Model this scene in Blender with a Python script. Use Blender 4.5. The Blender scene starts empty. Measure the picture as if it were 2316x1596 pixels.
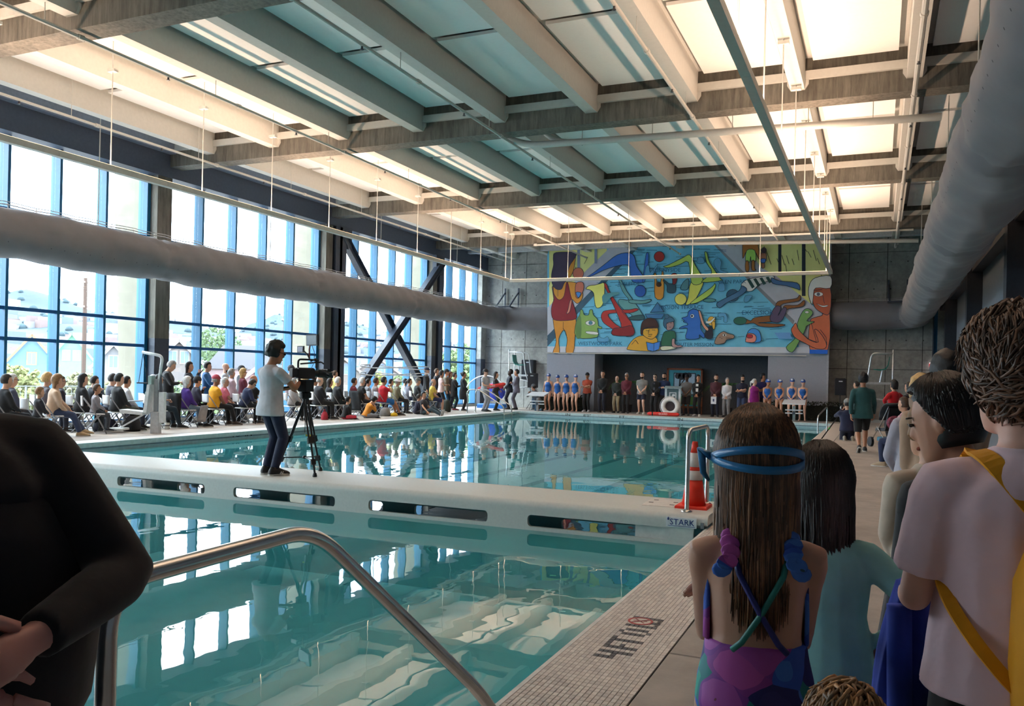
import bpy, bmesh, math, random
import numpy as np
from mathutils import Vector, Matrix
random.seed(7); np.random.seed(7)
SC = bpy.context.scene
COL = SC.collection
# ---------------------------------------------------------------- camera
F, CX, CY, YAW, ROLL, CAMH = 1905.0, 1158.0, 850.4, math.radians(-23.5), math.radians(1.31), 1.5
V = Vector
FW = V((math.sin(YAW), math.cos(YAW), 0)); R0 = V((math.cos(YAW), -math.sin(YAW), 0)); U0 = V((0, 0, 1))
CR = R0 * math.cos(ROLL) + U0 * math.sin(ROLL); CU = -R0 * math.sin(ROLL) + U0 * math.cos(ROLL)
CP = V((0, 0, CAMH))
cam = bpy.data.cameras.new('camera'); camo = bpy.data.objects.new('camera', cam); COL.objects.link(camo)
cam.sensor_width = 36; cam.lens = F / 2316 * 36; cam.shift_y = (CY - 798) / 2316; cam.clip_end = 5000; cam.clip_start = .05
camo.matrix_world = Matrix(((CR.x, CU.x, -FW.x, CP.x), (CR.y, CU.y, -FW.y, CP.y), (CR.z, CU.z, -FW.z, CP.z), (0, 0, 0, 1)))
SC.camera = camo
def ray(px, py): return FW + CR * ((px - CX) / F) - CU * ((py - CY) / F)
def at(px, py, d): return CP + ray(px, py) * d            # a point seen at that pixel, d metres along the view axis
def onx(px, py, x): r = ray(px, py); return CP + r * (x / r.x)
def ony(px, py, y): r = ray(px, py); return CP + r * (y / r.y)
def onz(px, py, z=0): r = ray(px, py); return CP + r * ((z - CAMH) / r.z)
# ---------------------------------------------------------------- world, sun, exposure
SC.view_settings.view_transform = 'Standard'; SC.view_settings.look = 'None'; SC.view_settings.gamma = 1
SC.view_settings.use_curve_mapping = False
SC.view_settings.exposure = 1.12
SC.cycles.max_bounces = 7; SC.cycles.diffuse_bounces = 3; SC.cycles.glossy_bounces = 3; SC.cycles.transmission_bounces = 3
SC.cycles.use_adaptive_sampling = True; SC.cycles.adaptive_threshold = .1
SC.cycles.transparent_max_bounces = 16; SC.cycles.caustics_reflective = False; SC.cycles.caustics_refractive = False
SC.cycles.sample_clamp_indirect = 6.0
SC.cycles.use_denoising = True
def lin(c):
    def f(v):
        v /= 255.0
        return v / 12.92 if v <= .04045 else ((v + .055) / 1.055) ** 2.4
    return (f(c[0]), f(c[1]), f(c[2]), 1)
W = bpy.data.worlds.new('sky'); SC.world = W; W.use_nodes = True
nt = W.node_tree; nt.nodes.clear()
tc = nt.nodes.new('ShaderNodeTexCoord'); mp = nt.nodes.new('ShaderNodeMapping'); mp.inputs['Scale'].default_value = (1.0, 1.0, 2.2)
nz = nt.nodes.new('ShaderNodeTexNoise'); nz.inputs['Scale'].default_value = 2.6; nz.inputs['Detail'].default_value = 5; nz.inputs['Roughness'].default_value = .55
rp = nt.nodes.new('ShaderNodeValToRGB'); rp.color_ramp.elements[0].position = .34; rp.color_ramp.elements[1].position = .56
rp.color_ramp.elements[0].color = (.30, .46, .72, 1); rp.color_ramp.elements[1].color = (.90, .95, 1.0, 1)
bg = nt.nodes.new('ShaderNodeBackground'); bg.inputs['Strength'].default_value = 7.6
ow = nt.nodes.new('ShaderNodeOutputWorld')
for a, b in ((tc.outputs['Generated'], mp.inputs[0]), (mp.outputs[0], nz.inputs['Vector']), (nz.outputs['Fac'], rp.inputs[0]), (rp.outputs[0], bg.inputs[0]), (bg.outputs[0], ow.inputs[0])):
    nt.links.new(a, b)
W.cycles.sampling_method = 'MANUAL'; W.cycles.sample_map_resolution = 512
sun = bpy.data.lights.new('sun', 'SUN'); sun.energy = 1.2; sun.angle = math.radians(8); sun.color = (1, .95, .86)
suno = bpy.data.objects.new('sun', sun); COL.objects.link(suno)
suno.rotation_euler = V((.42, .22, -.88)).to_track_quat('-Z', 'Y').to_euler()
def portal(y0, y1):
    l = bpy.data.lights.new('window_portal', 'AREA'); l.shape = 'RECTANGLE'; l.size = 6.5; l.size_y = y1 - y0
    l.cycles.is_portal = True
    o = bpy.data.objects.new('window_portal', l); COL.objects.link(o)
    o.location = (-18.6, (y0 + y1) / 2, 3.4); o.rotation_euler = (0, math.radians(-90), 0)
for a, b in ((-5, 2.2), (2.5, 9.6), (10, 16.8), (17.3, 24.3), (25.3, 32), (32.9, 37)): portal(a, b)
# ---------------------------------------------------------------- materials (all procedural)
MATS = {}
def M(rgb, rough=.6, metal=0.0, var=.10, scale=14.0, bump=0.0, key=None, emit=0.0, spec=.5, sheen=0.0):
    k = key or (tuple(rgb), rough, metal, var, scale, bump, emit, sheen)
    if k in MATS: return MATS[k]
    m = bpy.data.materials.new('mat_%d' % len(MATS)); m.use_nodes = True; MATS[k] = m
    t = m.node_tree; b = t.nodes['Principled BSDF']
    c = lin(rgb)
    b.inputs['Roughness'].default_value = rough; b.inputs['Metallic'].default_value = metal
    b.inputs['Specular IOR Level'].default_value = spec
    if sheen: b.inputs['Sheen Weight'].default_value = sheen
    g = t.nodes.new('ShaderNodeTexCoord'); n = t.nodes.new('ShaderNodeTexNoise'); n.inputs['Scale'].default_value = scale; n.inputs['Detail'].default_value = 4
    t.links.new(g.outputs['Object'], n.inputs['Vector'])
    r = t.nodes.new('ShaderNodeValToRGB'); r.color_ramp.elements[0].position = .3; r.color_ramp.elements[1].position = .7
    r.color_ramp.elements[0].color = tuple(max(0, v * (1 - var)) for v in c[:3]) + (1,)
    r.color_ramp.elements[1].color = tuple(min(1, v * (1 + var)) for v in c[:3]) + (1,)
    t.links.new(n.outputs['Fac'], r.inputs[0]); t.links.new(r.outputs[0], b.inputs['Base Color'])
    if bump:
        u = t.nodes.new('ShaderNodeBump'); u.inputs['Strength'].default_value = bump; u.inputs['Distance'].default_value = .02
        t.links.new(n.outputs['Fac'], u.inputs['Height']); t.links.new(u.outputs[0], b.inputs['Normal'])
    if emit:
        b.inputs['Emission Color'].default_value = c; b.inputs['Emission Strength'].default_value = emit
    return m
def concrete(rgb, key, streak=False, dark=.55):
    if key in MATS: return MATS[key]
    m = M(rgb, .8, var=.16, scale=1.3, bump=.15, key=key); t = m.node_tree; b = t.nodes['Principled BSDF']
    g = t.nodes.new('ShaderNodeTexCoord'); mp = t.nodes.new('ShaderNodeMapping'); mp.inputs['Scale'].default_value = (7, 7, .8) if streak else (3, 3, 3)
    n = t.nodes.new('ShaderNodeTexNoise'); n.inputs['Scale'].default_value = 1.6; n.inputs['Detail'].default_value = 8; n.inputs['Roughness'].default_value = .7
    t.links.new(g.outputs['Object'], mp.inputs[0]); t.links.new(mp.outputs[0], n.inputs['Vector'])
    r = t.nodes.new('ShaderNodeValToRGB'); r.color_ramp.elements[0].position = .35; r.color_ramp.elements[1].position = .62
    r.color_ramp.elements[0].color = (dark, dark, dark, 1); r.color_ramp.elements[1].color = (1, 1, 1, 1)
    t.links.new(n.outputs['Fac'], r.inputs[0])
    x = t.nodes.new('ShaderNodeMix'); x.data_type = 'RGBA'; x.blend_type = 'MULTIPLY'; x.inputs[0].default_value = 1
    old = b.inputs['Base Color'].links[0].from_socket
    t.links.new(old, x.inputs[6]); t.links.new(r.outputs[0], x.inputs[7]); t.links.new(x.outputs[2], b.inputs['Base Color'])
    return m
def glassmat():
    m = bpy.data.materials.new('window_glass'); m.use_nodes = True; t = m.node_tree; t.nodes.clear()
    o = t.nodes.new('ShaderNodeOutputMaterial'); a = t.nodes.new('ShaderNodeBsdfTransparent'); g = t.nodes.new('ShaderNodeBsdfGlossy'); x = t.nodes.new('ShaderNodeMixShader')
    n = t.nodes.new('ShaderNodeTexNoise'); n.inputs['Scale'].default_value = 2; mr = t.nodes.new('ShaderNodeMapRange')
    mr.inputs[3].default_value = .02; mr.inputs[4].default_value = .05
    a.inputs[0].default_value = (.93, .97, .96, 1); g.inputs['Roughness'].default_value = .02
    t.links.new(n.outputs['Fac'], mr.inputs[0]); t.links.new(mr.outputs[0], x.inputs[0])
    t.links.new(a.outputs[0], x.inputs[1]); t.links.new(g.outputs[0], x.inputs[2]); t.links.new(x.outputs[0], o.inputs[0])
    return m
def watermat():
    m = bpy.data.materials.new('pool_water'); m.use_nodes = True; t = m.node_tree; t.nodes.clear()
    o = t.nodes.new('ShaderNodeOutputMaterial'); a = t.nodes.new('ShaderNodeBsdfTransparent'); g = t.nodes.new('ShaderNodeBsdfGlossy'); x = t.nodes.new('ShaderNodeMixShader')
    a.inputs[0].default_value = (.55, .90, .94, 1); g.inputs['Roughness'].default_value = .0; g.inputs[0].default_value = (1, 1, 1, 1)
    f = t.nodes.new('ShaderNodeFresnel'); f.inputs['IOR'].default_value = 1.33
    tc = t.nodes.new('ShaderNodeTexCoord'); mp = t.nodes.new('ShaderNodeMapping'); mp.inputs['Scale'].default_value = (1.0, .8, 1)
    n = t.nodes.new('ShaderNodeTexNoise'); n.inputs['Scale'].default_value = 1.7; n.inputs['Detail'].default_value = 2.5; n.inputs['Roughness'].default_value = .5
    b = t.nodes.new('ShaderNodeBump'); b.inputs['Strength'].default_value = .05; b.inputs['Distance'].default_value = .05
    L = t.links.new
    L(tc.outputs['Object'], mp.inputs[0]); L(mp.outputs[0], n.inputs['Vector']); L(n.outputs['Fac'], b.inputs['Height'])
    L(b.outputs[0], g.inputs['Normal']); L(b.outputs[0], f.inputs['Normal']); L(f.outputs[0], x.inputs[0])
    df = t.nodes.new('ShaderNodeBsdfDiffuse'); df.inputs[0].default_value = (.07, .58, .64, 1); x2 = t.nodes.new('ShaderNodeMixShader'); x2.inputs[0].default_value = .42
    L(a.outputs[0], x2.inputs[1]); L(df.outputs[0], x2.inputs[2])
    L(x2.outputs[0], x.inputs[1]); L(g.outputs[0], x.inputs[2]); L(x.outputs[0], o.inputs[0])
    return m
# ---------------------------------------------------------------- mesh helpers
class MB:
    def __init__(s): s.v = []; s.f = []
    def add(s, vs, fs):
        o = len(s.v); s.v += [tuple(p) for p in vs]; s.f += [tuple(i + o for i in q) for q in fs]; return s
    def box(s, x0, x1, y0, y1, z0, z1):
        return s.add([(x0,y0,z0),(x1,y0,z0),(x1,y1,z0),(x0,y1,z0),(x0,y0,z1),(x1,y0,z1),(x1,y1,z1),(x0,y1,z1)],
                     [(0,3,2,1),(4,5,6,7),(0,1,5,4),(1,2,6,5),(2,3,7,6),(3,0,4,7)])
    def bbox(s, x0, x1, y0, y1, z0, z1, b):          # box with a chamfered top
        return s.loftq([[(x0,y0,z0),(x1,y0,z0),(x1,y1,z0),(x0,y1,z0)],[(x0,y0,z1-b),(x1,y0,z1-b),(x1,y1,z1-b),(x0,y1,z1-b)],[(x0+b,y0+b,z1),(x1-b,y0+b,z1),(x1-b,y1-b,z1),(x0+b,y1-b,z1)]])
    def obox(s, c, ax, ay, az):                       # oriented box: centre and three half axes
        c = V(c); ax = V(ax); ay = V(ay); az = V(az)
        P = [c+i*ax+j*ay+k*az for k in (-1,1) for j in (-1,1) for i in (-1,1)]
        return s.add(P, [(0,2,3,1),(4,5,7,6),(0,1,5,4),(1,3,7,5),(3,2,6,7),(2,0,4,6)])
    def bar(s, a, b, w, h, up=(0,0,1)):
        a = V(a); b = V(b); d = b - a; u = V(up)
        if abs(d.normalized().dot(u)) > .98: u = V((0,1,0))
        x = d.cross(u).normalized(); y = x.cross(d).normalized()
        return s.obox((a+b)/2, x*w/2, d/2, y*h/2)
    def loftq(s, rings, cap=True):
        n = len(rings[0]); vs = [p for r in rings for p in r]; fs = []
        for k in range(len(rings)-1):
            for i in range(n):
                j = (i+1) % n; fs.append((k*n+i, k*n+j, (k+1)*n+j, (k+1)*n+i))
        if cap: fs.append(tuple(range(n-1,-1,-1))); fs.append(tuple((len(rings)-1)*n+i for i in range(n)))
        return s.add(vs, fs)
    def tube(s, pts, r, n=10, cap=True, r2=None):      # round tube through points (radius may be a list; r2: second radius list)
        pts = [V(p) for p in pts]; k = len(pts); rs = r if isinstance(r, (list, tuple)) else [r]*k
        rb = r2 if r2 else rs
        rings = []; up = None
        for i, p in enumerate(pts):
            d = (pts[min(i+1,k-1)] - pts[max(i-1,0)])
            d = d.normalized() if d.length > 1e-9 else V((0,0,1))
            if up is None:
                up = V((0,0,1)) if abs(d.z) < .9 else V((0,1,0))
            x = d.cross(up)
            x = x.normalized() if x.length > 1e-6 else V((1,0,0))
            y = x.cross(d).normalized(); up = y
            rings.append([p + x*(rs[i]*math.cos(2*math.pi*j/n)) + y*(rb[i]*math.sin(2*math.pi*j/n)) for j in range(n)])
        return s.loftq(rings, cap)
    def ell(s, c, rx, ry, rz, n=12, m=8, fx=None):     # ellipsoid, fx may move each unit vector
        rings = []
        for a in range(m+1):
            t = math.pi*a/m; st = max(math.sin(t), 1e-3)
            ring = []
            for j in range(n):
                p = V((st*math.cos(2*math.pi*j/n), st*math.sin(2*math.pi*j/n), -math.cos(t)))
                if fx: p = fx(p)
                ring.append((c[0]+p[0]*rx, c[1]+p[1]*ry, c[2]+p[2]*rz))
            rings.append(ring)
        return s.loftq(rings)
    def lathe(s, prof, c=(0,0,0), n=16, cap=True):     # profile of (radius, z)
        return s.loftq([[(c[0]+r*math.cos(2*math.pi*j/n), c[1]+r*math.sin(2*math.pi*j/n), c[2]+z) for j in range(n)] for r, z in prof], cap)
    def prism(s, poly, z0, z1):                        # extrude an xy polygon
        n = len(poly)
        return s.add([(x,y,z0) for x,y in poly]+[(x,y,z1) for x,y in poly], [tuple(range(n-1,-1,-1)), tuple(range(n,2*n))]+[(i,(i+1)%n,n+(i+1)%n,n+i) for i in range(n)])
    def mesh(s, name, mat, smooth=False):
        me = bpy.data.meshes.new(name); me.from_pydata(s.v, [], s.f); me.update()
        if mat: me.materials.append(mat)
        if smooth: me.polygons.foreach_set('use_smooth', [True]*len(me.polygons))
        return me
    def build(s, name, mat, parent=None, smooth=False, loc=None):
        return link(name, s.mesh(name, mat, smooth), parent, loc)
def link(name, me, parent=None, loc=None, rz=0):
    o = bpy.data.objects.new(name, me); COL.objects.link(o)
    if parent: o.parent = parent
    if loc is not None: o.location = loc
    if rz: o.rotation_euler[2] = rz
    return o
def tag(o, label, cat, group=None, kind=None):
    o['label'] = label; o['category'] = cat
    if group: o['group'] = group
    if kind: o['kind'] = kind
    return o
def thing(name, label, cat, loc=(0,0,0), rz=0, group=None):
    o = bpy.data.objects.new(name, None); COL.objects.link(o); o.location = loc; o.rotation_euler[2] = rz; o.empty_display_size = .1
    return tag(o, label, cat, group)
def struct(o, label=None):
    o['kind'] = 'structure'
    if label: o['label'] = label
    return o
def autosmooth(o, ang=40):
    me = o.data
    me.polygons.foreach_set('use_smooth', [True]*len(me.polygons))
    try: me.set_sharp_from_angle(angle=math.radians(ang))
    except Exception: pass
    return o
def round_path(pts, r, k=5):                           # polyline with rounded corners
    pts = [V(p) for p in pts]; out = [pts[0]]
    for i in range(1, len(pts)-1):
        a, b, c = pts[i-1], pts[i], pts[i+1]
        u = (a-b); w = (c-b); q = min(r, u.length*.45, w.length*.45)
        p0 = b+u.normalized()*q; p1 = b+w.normalized()*q
        for j in range(k+1):
            t = j/k; out.append(p0*(1-t)**2 + b*2*t*(1-t) + p1*t*t)
    return out+[pts[-1]]
TEXTSC = bpy.data.scenes.new('letterpress')
def text(s, size, mat, parent, loc, rot, name='lettering', extrude=.001, align='CENTER', scale=(1,1,1)):
    c = bpy.data.curves.new(name, 'FONT'); c.body = s; c.size = size; c.extrude = extrude; c.align_x = align; c.align_y = 'CENTER'; c.resolution_u = 2
    t = bpy.data.objects.new(name, c); TEXTSC.collection.objects.link(t); TEXTSC.view_layers[0].update()
    me = bpy.data.meshes.new_from_object(t.evaluated_get(TEXTSC.view_layers[0].depsgraph)); bpy.data.objects.remove(t); me.materials.clear(); me.materials.append(mat)
    o = bpy.data.objects.new(name, me); COL.objects.link(o); o.parent = parent; o.location = loc; o.rotation_euler = rot; o.scale = scale
    return o
# ================================================================ STRUCTURE
XL, XR, YN, YF = -18.0, 2.4, -6.0, 37.5                 # room: window wall, right wall, near wall, far wall
PX0, PX1, PYB, PYF, PYN = -14.2, -1.55, 9.75, 33.5, 1.15 # pool: left, right, bulkhead far edge, far end, near end
ZW = -.19
BEAMS = [-5.1, 2.35, 9.85, 17.4, 24.75, 32.35]
c_wall = concrete((172,173,168), 'c_wall', dark=.70); c_beam = concrete((124,120,110), 'c_beam', True, .5); c_deck = concrete((176,166,156), 'c_deck', dark=.85)
m_joint = M((58,56,54), .9); m_white = M((204,204,198), .55, var=.03); m_ceil = M((206,206,202), .7, var=.03); m_panel = M((250,251,250), .8, var=.015)
m_blue = M((8,92,132), .45, var=.06); m_steel = M((62,70,84), .45, var=.1); m_slate = M((74,82,98), .5, var=.08); m_dark = M((28,29,33), .5)
m_ss = M((200,200,198), .22, 1.0, var=.05, scale=30); m_glass = glassmat(); m_water = watermat()
m_pool = M((226,242,244), .5, var=.05, scale=3); m_poolwall = M((190,216,222), .4, var=.05); m_coping = M((220,216,210), .45, var=.05, scale=60)
m_navy = M((16,30,52), .5); m_black = M((14,14,16), .5); m_grey = M((150,156,164), .6, var=.04)

# --- floor: base with joints recessed, slabs as pieces
def floor_part():
    base = MB(); base.box(XL, PX0-.52, YN, YF, -.3, -.03); base.box(PX1+.52, XR, YN, YF, -.3, -.03); base.box(PX0-.52, PX1+.52, PYF+.52, YF, -.3, -.03); base.box(PX0-.52, PX1+.52, YN, PYN-.52, -.3, -.03)
    fl = struct(base.build('floor', m_joint))
    cache = {}
    def slab(x0, x1, y0, y1):
        g = .006; k = (round(x1-x0,3), round(y1-y0,3))
        if k not in cache: cache[k] = MB().bbox(g, k[0]-g, g, k[1]-g, -.1, 0, .006).mesh('slab', c_deck)
        link('slab', cache[k], fl, (x0, y0, 0))
    ys = [-6, -2.5, 1.05, 4.6, 8.15, 11.7, 15.25, 18.8, 22.35, 25.9, 29.45, 33.0, 37.5]
    for a, b in zip(ys, ys[1:]):
        slab(XL, -16.35, a, b); slab(-16.35, PX0-.52, a, b); slab(PX1+.52, 2.4, a, b)
    xs = np.linspace(PX0-.52, PX1+.52, 6)
    for a, b in zip(xs, xs[1:]): slab(a, b, PYF+.52, YF); slab(a, b, YN, PYN-.52)
    return fl
floor = floor_part()
# --- pool shell
def pool():
    m = MB()
    m.box(PX0-.3, PX1+.3, PYB-.6, PYF+.3, -1.75, -1.55)      # deep floor
    m.box(PX0-.3, PX1+.3, PYN-.3, PYB-.6, -1.45, -1.25)      # shallow floor
    ps = struct(m.build('floor_pool', m_pool)); ps['label'] = 'pale plaster floor of the swimming pool'
    w = MB(); w.box(PX0-.3, PX0, PYN-.3, PYF+.3, -1.6, -.03); w.box(PX1, PX1+.3, PYN-.3, PYF+.3, -1.6, -.03); w.box(PX0, PX1, PYF, PYF+.3, -1.6, -.03); w.box(PX0, PX1, PYN-.3, PYN, -1.6, -.03)
    struct(w.build('wall_pool', m_poolwall))
    for k in range(6):
        x = PX0+1.05+2.1*k
        q = MB(); q.box(x-.14, x+.14, PYB+.4, PYF-1.6, -1.56, -1.545); q.box(x-.55, x+.55, PYF-1.75, PYF-1.5, -1.56, -1.545)
        q.build('lane_line', m_navy, ps)
    MB().box(-6, -2.2, 2.2, 2.35, -1.26, -1.245).build('floor_stripe', m_navy, ps)
    n = 60
    s = MB()
    for x0, x1, y0, y1 in ((PX0-.001, PX1+.001, PYN, PYF),):
        s.add([(x0,y0,ZW),(x1,y0,ZW),(x1,y1,ZW),(x0,y1,ZW)], [(0,1,2,3)])
    o = s.build('pool_water', m_water); tag(o, 'still turquoise water filling the swimming pool', 'water', kind='stuff')
pool()
# --- coping: tiles
def coping():
    Wd = .52; rows = 19; tw = Wd/rows; tl = .045; zt = 0.0
    root = struct(MB().box(PX1-.001, PX1+Wd, PYN-Wd, PYF+Wd, -.2, -.006).build('trim_1', M((150,146,140), .8)))
    ma = [M((218,206,196), .35, var=.04, key='tA'), M((206,194,186), .35, var=.04, key='tB'), M((226,216,206), .35, var=.04, key='tC')]
    md = M((70,68,76), .35, key='tD')
    # depth marking drawn in dark tiles: tops of the letters towards the pool, reading along y
    mark = set(); c0 = int(round((4.35-PYN+Wd)/tl))
    F4 = ((0,1,2,3),(3,),(0,1,2,3,4,5,6)); FF = ((0,1,2,3,4,5,6),(0,3)); FT = ((0,),(0,1,2,3,4,5,6),(0,)); F0 = ((1,2,3,4,5),(0,6),(1,2,3,4,5)); FI = ((0,1,2,3,4,5,6),); FN = ((0,1,2,3,4,5,6),(2,3),(0,1,2,3,4,5,6)); SP = ((),)
    for k, rr in enumerate(F4+SP+FF+FT+SP+F0+SP+FI+SP+FN):
        for r in rr: mark.add((r+6, c0+k))
    tile = {}
    g = .0013
    def tmesh(m):
        if m.name not in tile: tile[m.name] = MB().bbox(g, tw-g, g, tl-g, -.008, 0, .0015).mesh('tile', m)
        return tile[m.name]
    rest = {m.name: (MB(), m) for m in ma+[md]}
    near = []
    ncol = int((10.5-(PYN-Wd))/tl)
    for c in range(ncol):
        for r in range(rows):
            x = PX1+r*tw; y = PYN-Wd+c*tl
            m = md if (r, c) in mark else random.choice(ma)
            if y > 3.35: near.append((y, x, m, (r, c) in mark))
            else: rest[m.name][0].box(x+g, x+tw-g, y+g, y+tl-g, -.008, 0)
    near.sort(key=lambda q: (q[0] if not q[3] else 3.3))
    for i, (y, x, m, k) in enumerate(near):
        if i < 300: link('tile', tmesh(m), root, (x, y, 0))
        else: rest[m.name][0].box(x+g, x+tw-g, y+g, y+tl-g, -.008, 0)
    for mb, m in rest.values():
        o = mb.build('tile_field', m, root); o['kind'] = 'stuff'
    # beyond the reach of single tiles: tiled by material
    mt = M((214,203,194), .4, var=.1, scale=90, key='tile_far')
    MB().box(PX1, PX1+Wd, 10.49, PYF+Wd, -.01, 0).build('tile_band', mt, root)
    MB().box(PX1-.025, PX1, PYN, PYF, -.08, .001).build('coping_nosing', M((232,228,222), .3), root)
    # no-diving roundel and its words
    cx, cy = -1.32, 5.12
    ring = MB().lathe([(.078,.0),(.078,.002),(.064,.002),(.064,.0)], (cx,cy,0), 28, cap=False); ring.build('no_diving_ring', M((190,50,50), .4), root)
    MB().lathe([(.07,.0),(.07,.0008)], (cx,cy,0), 28).build('no_diving_plate', M((222,210,200), .4), root)
    d = MB(); d.bar((cx-.05,cy-.05,.0015),(cx+.05,cy+.05,.0015),.012,.002); d.bar((cx-.04,cy+.04,.0012),(cx+.03,cy-.035,.0012),.008,.002); d.bar((cx-.045,cy,.0012),(cx+.04,cy+.01,.0012),.008,.002)
    d.build('no_diving_figure', M((150,60,60), .4), root)
    text('NO DIVING', .03, M((110,100,100), .5), root, (cx+.115, cy, .002), (0,0,math.radians(90)))
    # left, far and near copings
    o = MB(); o.box(PX0-Wd, PX0, PYN-Wd, PYF+Wd, -.2, 0.0); o.box(PX0, PX1, PYF, PYF+Wd, -.2, 0.0); o.box(PX0, PX1, PYN-Wd, PYN, -.2, 0.0)
    r2 = struct(o.build('trim_2', m_coping))
    f = MB(); f.box(PX0, PX0+.025, PYN, PYF, -.09, .001); f.box(PX0, PX1, PYF-.025, PYF, -.09, .001); f.build('coping_nosing', M((206,224,228), .3), r2)
    f = MB(); f.box(PX0, PX0+.01, PYN, PYF, -.5, -.09); f.box(PX0, PX1, PYF-.01, PYF, -.5, -.09); f.build('gutter_tile', M((168,200,212), .3, var=.08), r2)
    g_ = MB(); g_.box(PX0, PX0+.013, PYN, PYF, -.125, -.10); g_.box(PX0, PX1, PYF-.013, PYF, -.125, -.10); g_.build('gutter_slot', M((120,140,155), .5), r2)
    for s, y in (("4'6\" IN", 16.2), ("5 FT", 22.6), ("7 FT", 29.2)):
        text(s, .16, m_black, r2, (PX0+.014, y, -.075), (math.radians(90), 0, math.radians(90)), 'depth_marking', scale=(1.7,1,1))
    for s, x in (("IN", -11.95), ("8'0\"", -11.1), ("FT", -9.6), ("IN", -7.2), ("8'0\"", -4.3)):
        text(s, .15, m_black, r2, (x, PYF-.027, -.075), (math.radians(90), 0, 0), 'depth_marking', scale=(1.5,1,1))
coping()
# --- bulkhead with slotted sides
def bulkhead():
    zt = .13; y0, y1 = 8.6, PYB; x0, x1 = PX0+.02, PX1-.0
    mb = M((208,210,204), .45, var=.04, scale=30)
    root = thing('bulkhead', 'long white slotted bulkhead walkway spanning the pool', 'bulkhead', (0,0,0))
    top = MB(); n = 6; prof = [(y0,zt-.10)]
    for i in range(n+1): a = math.pi/2*i/n; prof.append((y0+.07*(1-math.cos(a)), zt-.07+.07*math.sin(a)))
    for i in range(n+1): a = math.pi/2*i/n; prof.append((y1-.07*(1-math.sin(a)), zt-.07+.07*math.cos(a)))
    prof.append((y1, zt-.10))
    top.loftq([[(x,y,z) for y,z in prof] for x in (x0,x1)])
    autosmooth(top.build('deck', mb, root))
    MB().box(x0, x1, y0+.05, y1-.05, -1.0, -.5).build('tank', M((110,112,92), .8), root)
    w, pit, h = 1.58, 2.065, .13
    def side(y, th):
        s = MB(); xs = -9.71-pit*2
        cells = []
        k = 0
        while xs < x1:
            a, b = xs-(pit-w)/2, xs+w+(pit-w)/2
            cells.append((max(a,x0), min(b,x1), xs, min(xs+w, x1-.12))); xs += pit
        for a, b, p, q in cells:
            if p < a+.1: p = a+.1
            if q-p < .3: s.box(a, b, min(y,y+th), max(y,y+th), -.5, zt-.10); continue
            zc0, zc1, r = -.15, -.02, .045
            hole = []
            for cx_, cz_, st in ((q-r,zc0+r,-90),(q-r,zc1-r,0),(p+r,zc1-r,90),(p+r,zc0+r,180)):
                for i in range(5): an = math.radians(st+22.5*i); hole.append((cx_+r*math.cos(an), cz_+r*math.sin(an)))
            out = []
            for i, (hx, hz) in enumerate(hole):
                c = i//5; j = i % 5
                if c == 0: out.append((b, -.5) if j == 2 else ((hx,-.5) if j < 2 else (b,hz)))
                elif c == 1: out.append((b, zt-.1) if j == 2 else ((b,hz) if j < 2 else (hx,zt-.1)))
                elif c == 2: out.append((a, zt-.1) if j == 2 else ((hx,zt-.1) if j < 2 else (a,hz)))
                else: out.append((a,-.5) if j == 2 else ((a,hz) if j < 2 else (hx,-.5)))
            m = len(hole); vs = [(x,y,z) for x,z in out]+[(x,y,z) for x,z in hole]+[(x,y+th,z) for x,z in hole]+[(x,y+th,z) for x,z in out]
            fs = []
            for i in range(m):
                j = (i+1) % m
                fs += [(i,j,m+j,m+i),(m+i,m+j,2*m+j,2*m+i),(2*m+i,2*m+j,3*m+j,3*m+i)]
            s.add(vs, fs)
        return s
    side(y0, .05).build('slotted_side', mb, root); side(y1, -.05).build('slotted_side', mb, root)
    MB().box(-2.31, -1.95, y0+.055, y0+.1, -.16, .01).build('slot_cover', M((214,216,210), .5), root)
    p = MB().box(-1.97, -1.66, y0-.012, y0-.001, -.005, .095).build('name_plate', M((226,230,232), .3), root)
    text('STARK', .085, M((20,50,120), .4), p, (-1.805, y0-.014, .045), (math.radians(90),0,0), scale=(1.0,1,1))
    q = MB().box(-1.95, -1.67, y0-.016, y0-.012, .006, .010); q.lathe([(.002,.02),(.011,.0),(.008,-.010),(.001,-.013)], (-1.948, y0-.014, .075), 8); q.build('plate_line', M((20,50,120), .4), p)
    MB().box(-1.62, -1.585, y0-.012, y0-.001, .0, .06).build('latch', M((120,120,124), .4), root)
    h_ = MB().prism([(-2.33,8.98),(-1.98,9.0),(-2.0,9.5),(-2.36,9.52)], zt, zt+.006).build('hatch_cover', M((222,218,210), .4), root)
    t = MB()
    for a, b in ((-2.3,9.4),(-2.31,9.2),(-2.06,9.12),(-2.06,9.32)): MB().box(a,a+.05,b,b+.03,zt+.006,zt+.008).build('finger_hole', m_dark, h_)
bulkhead()
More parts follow.
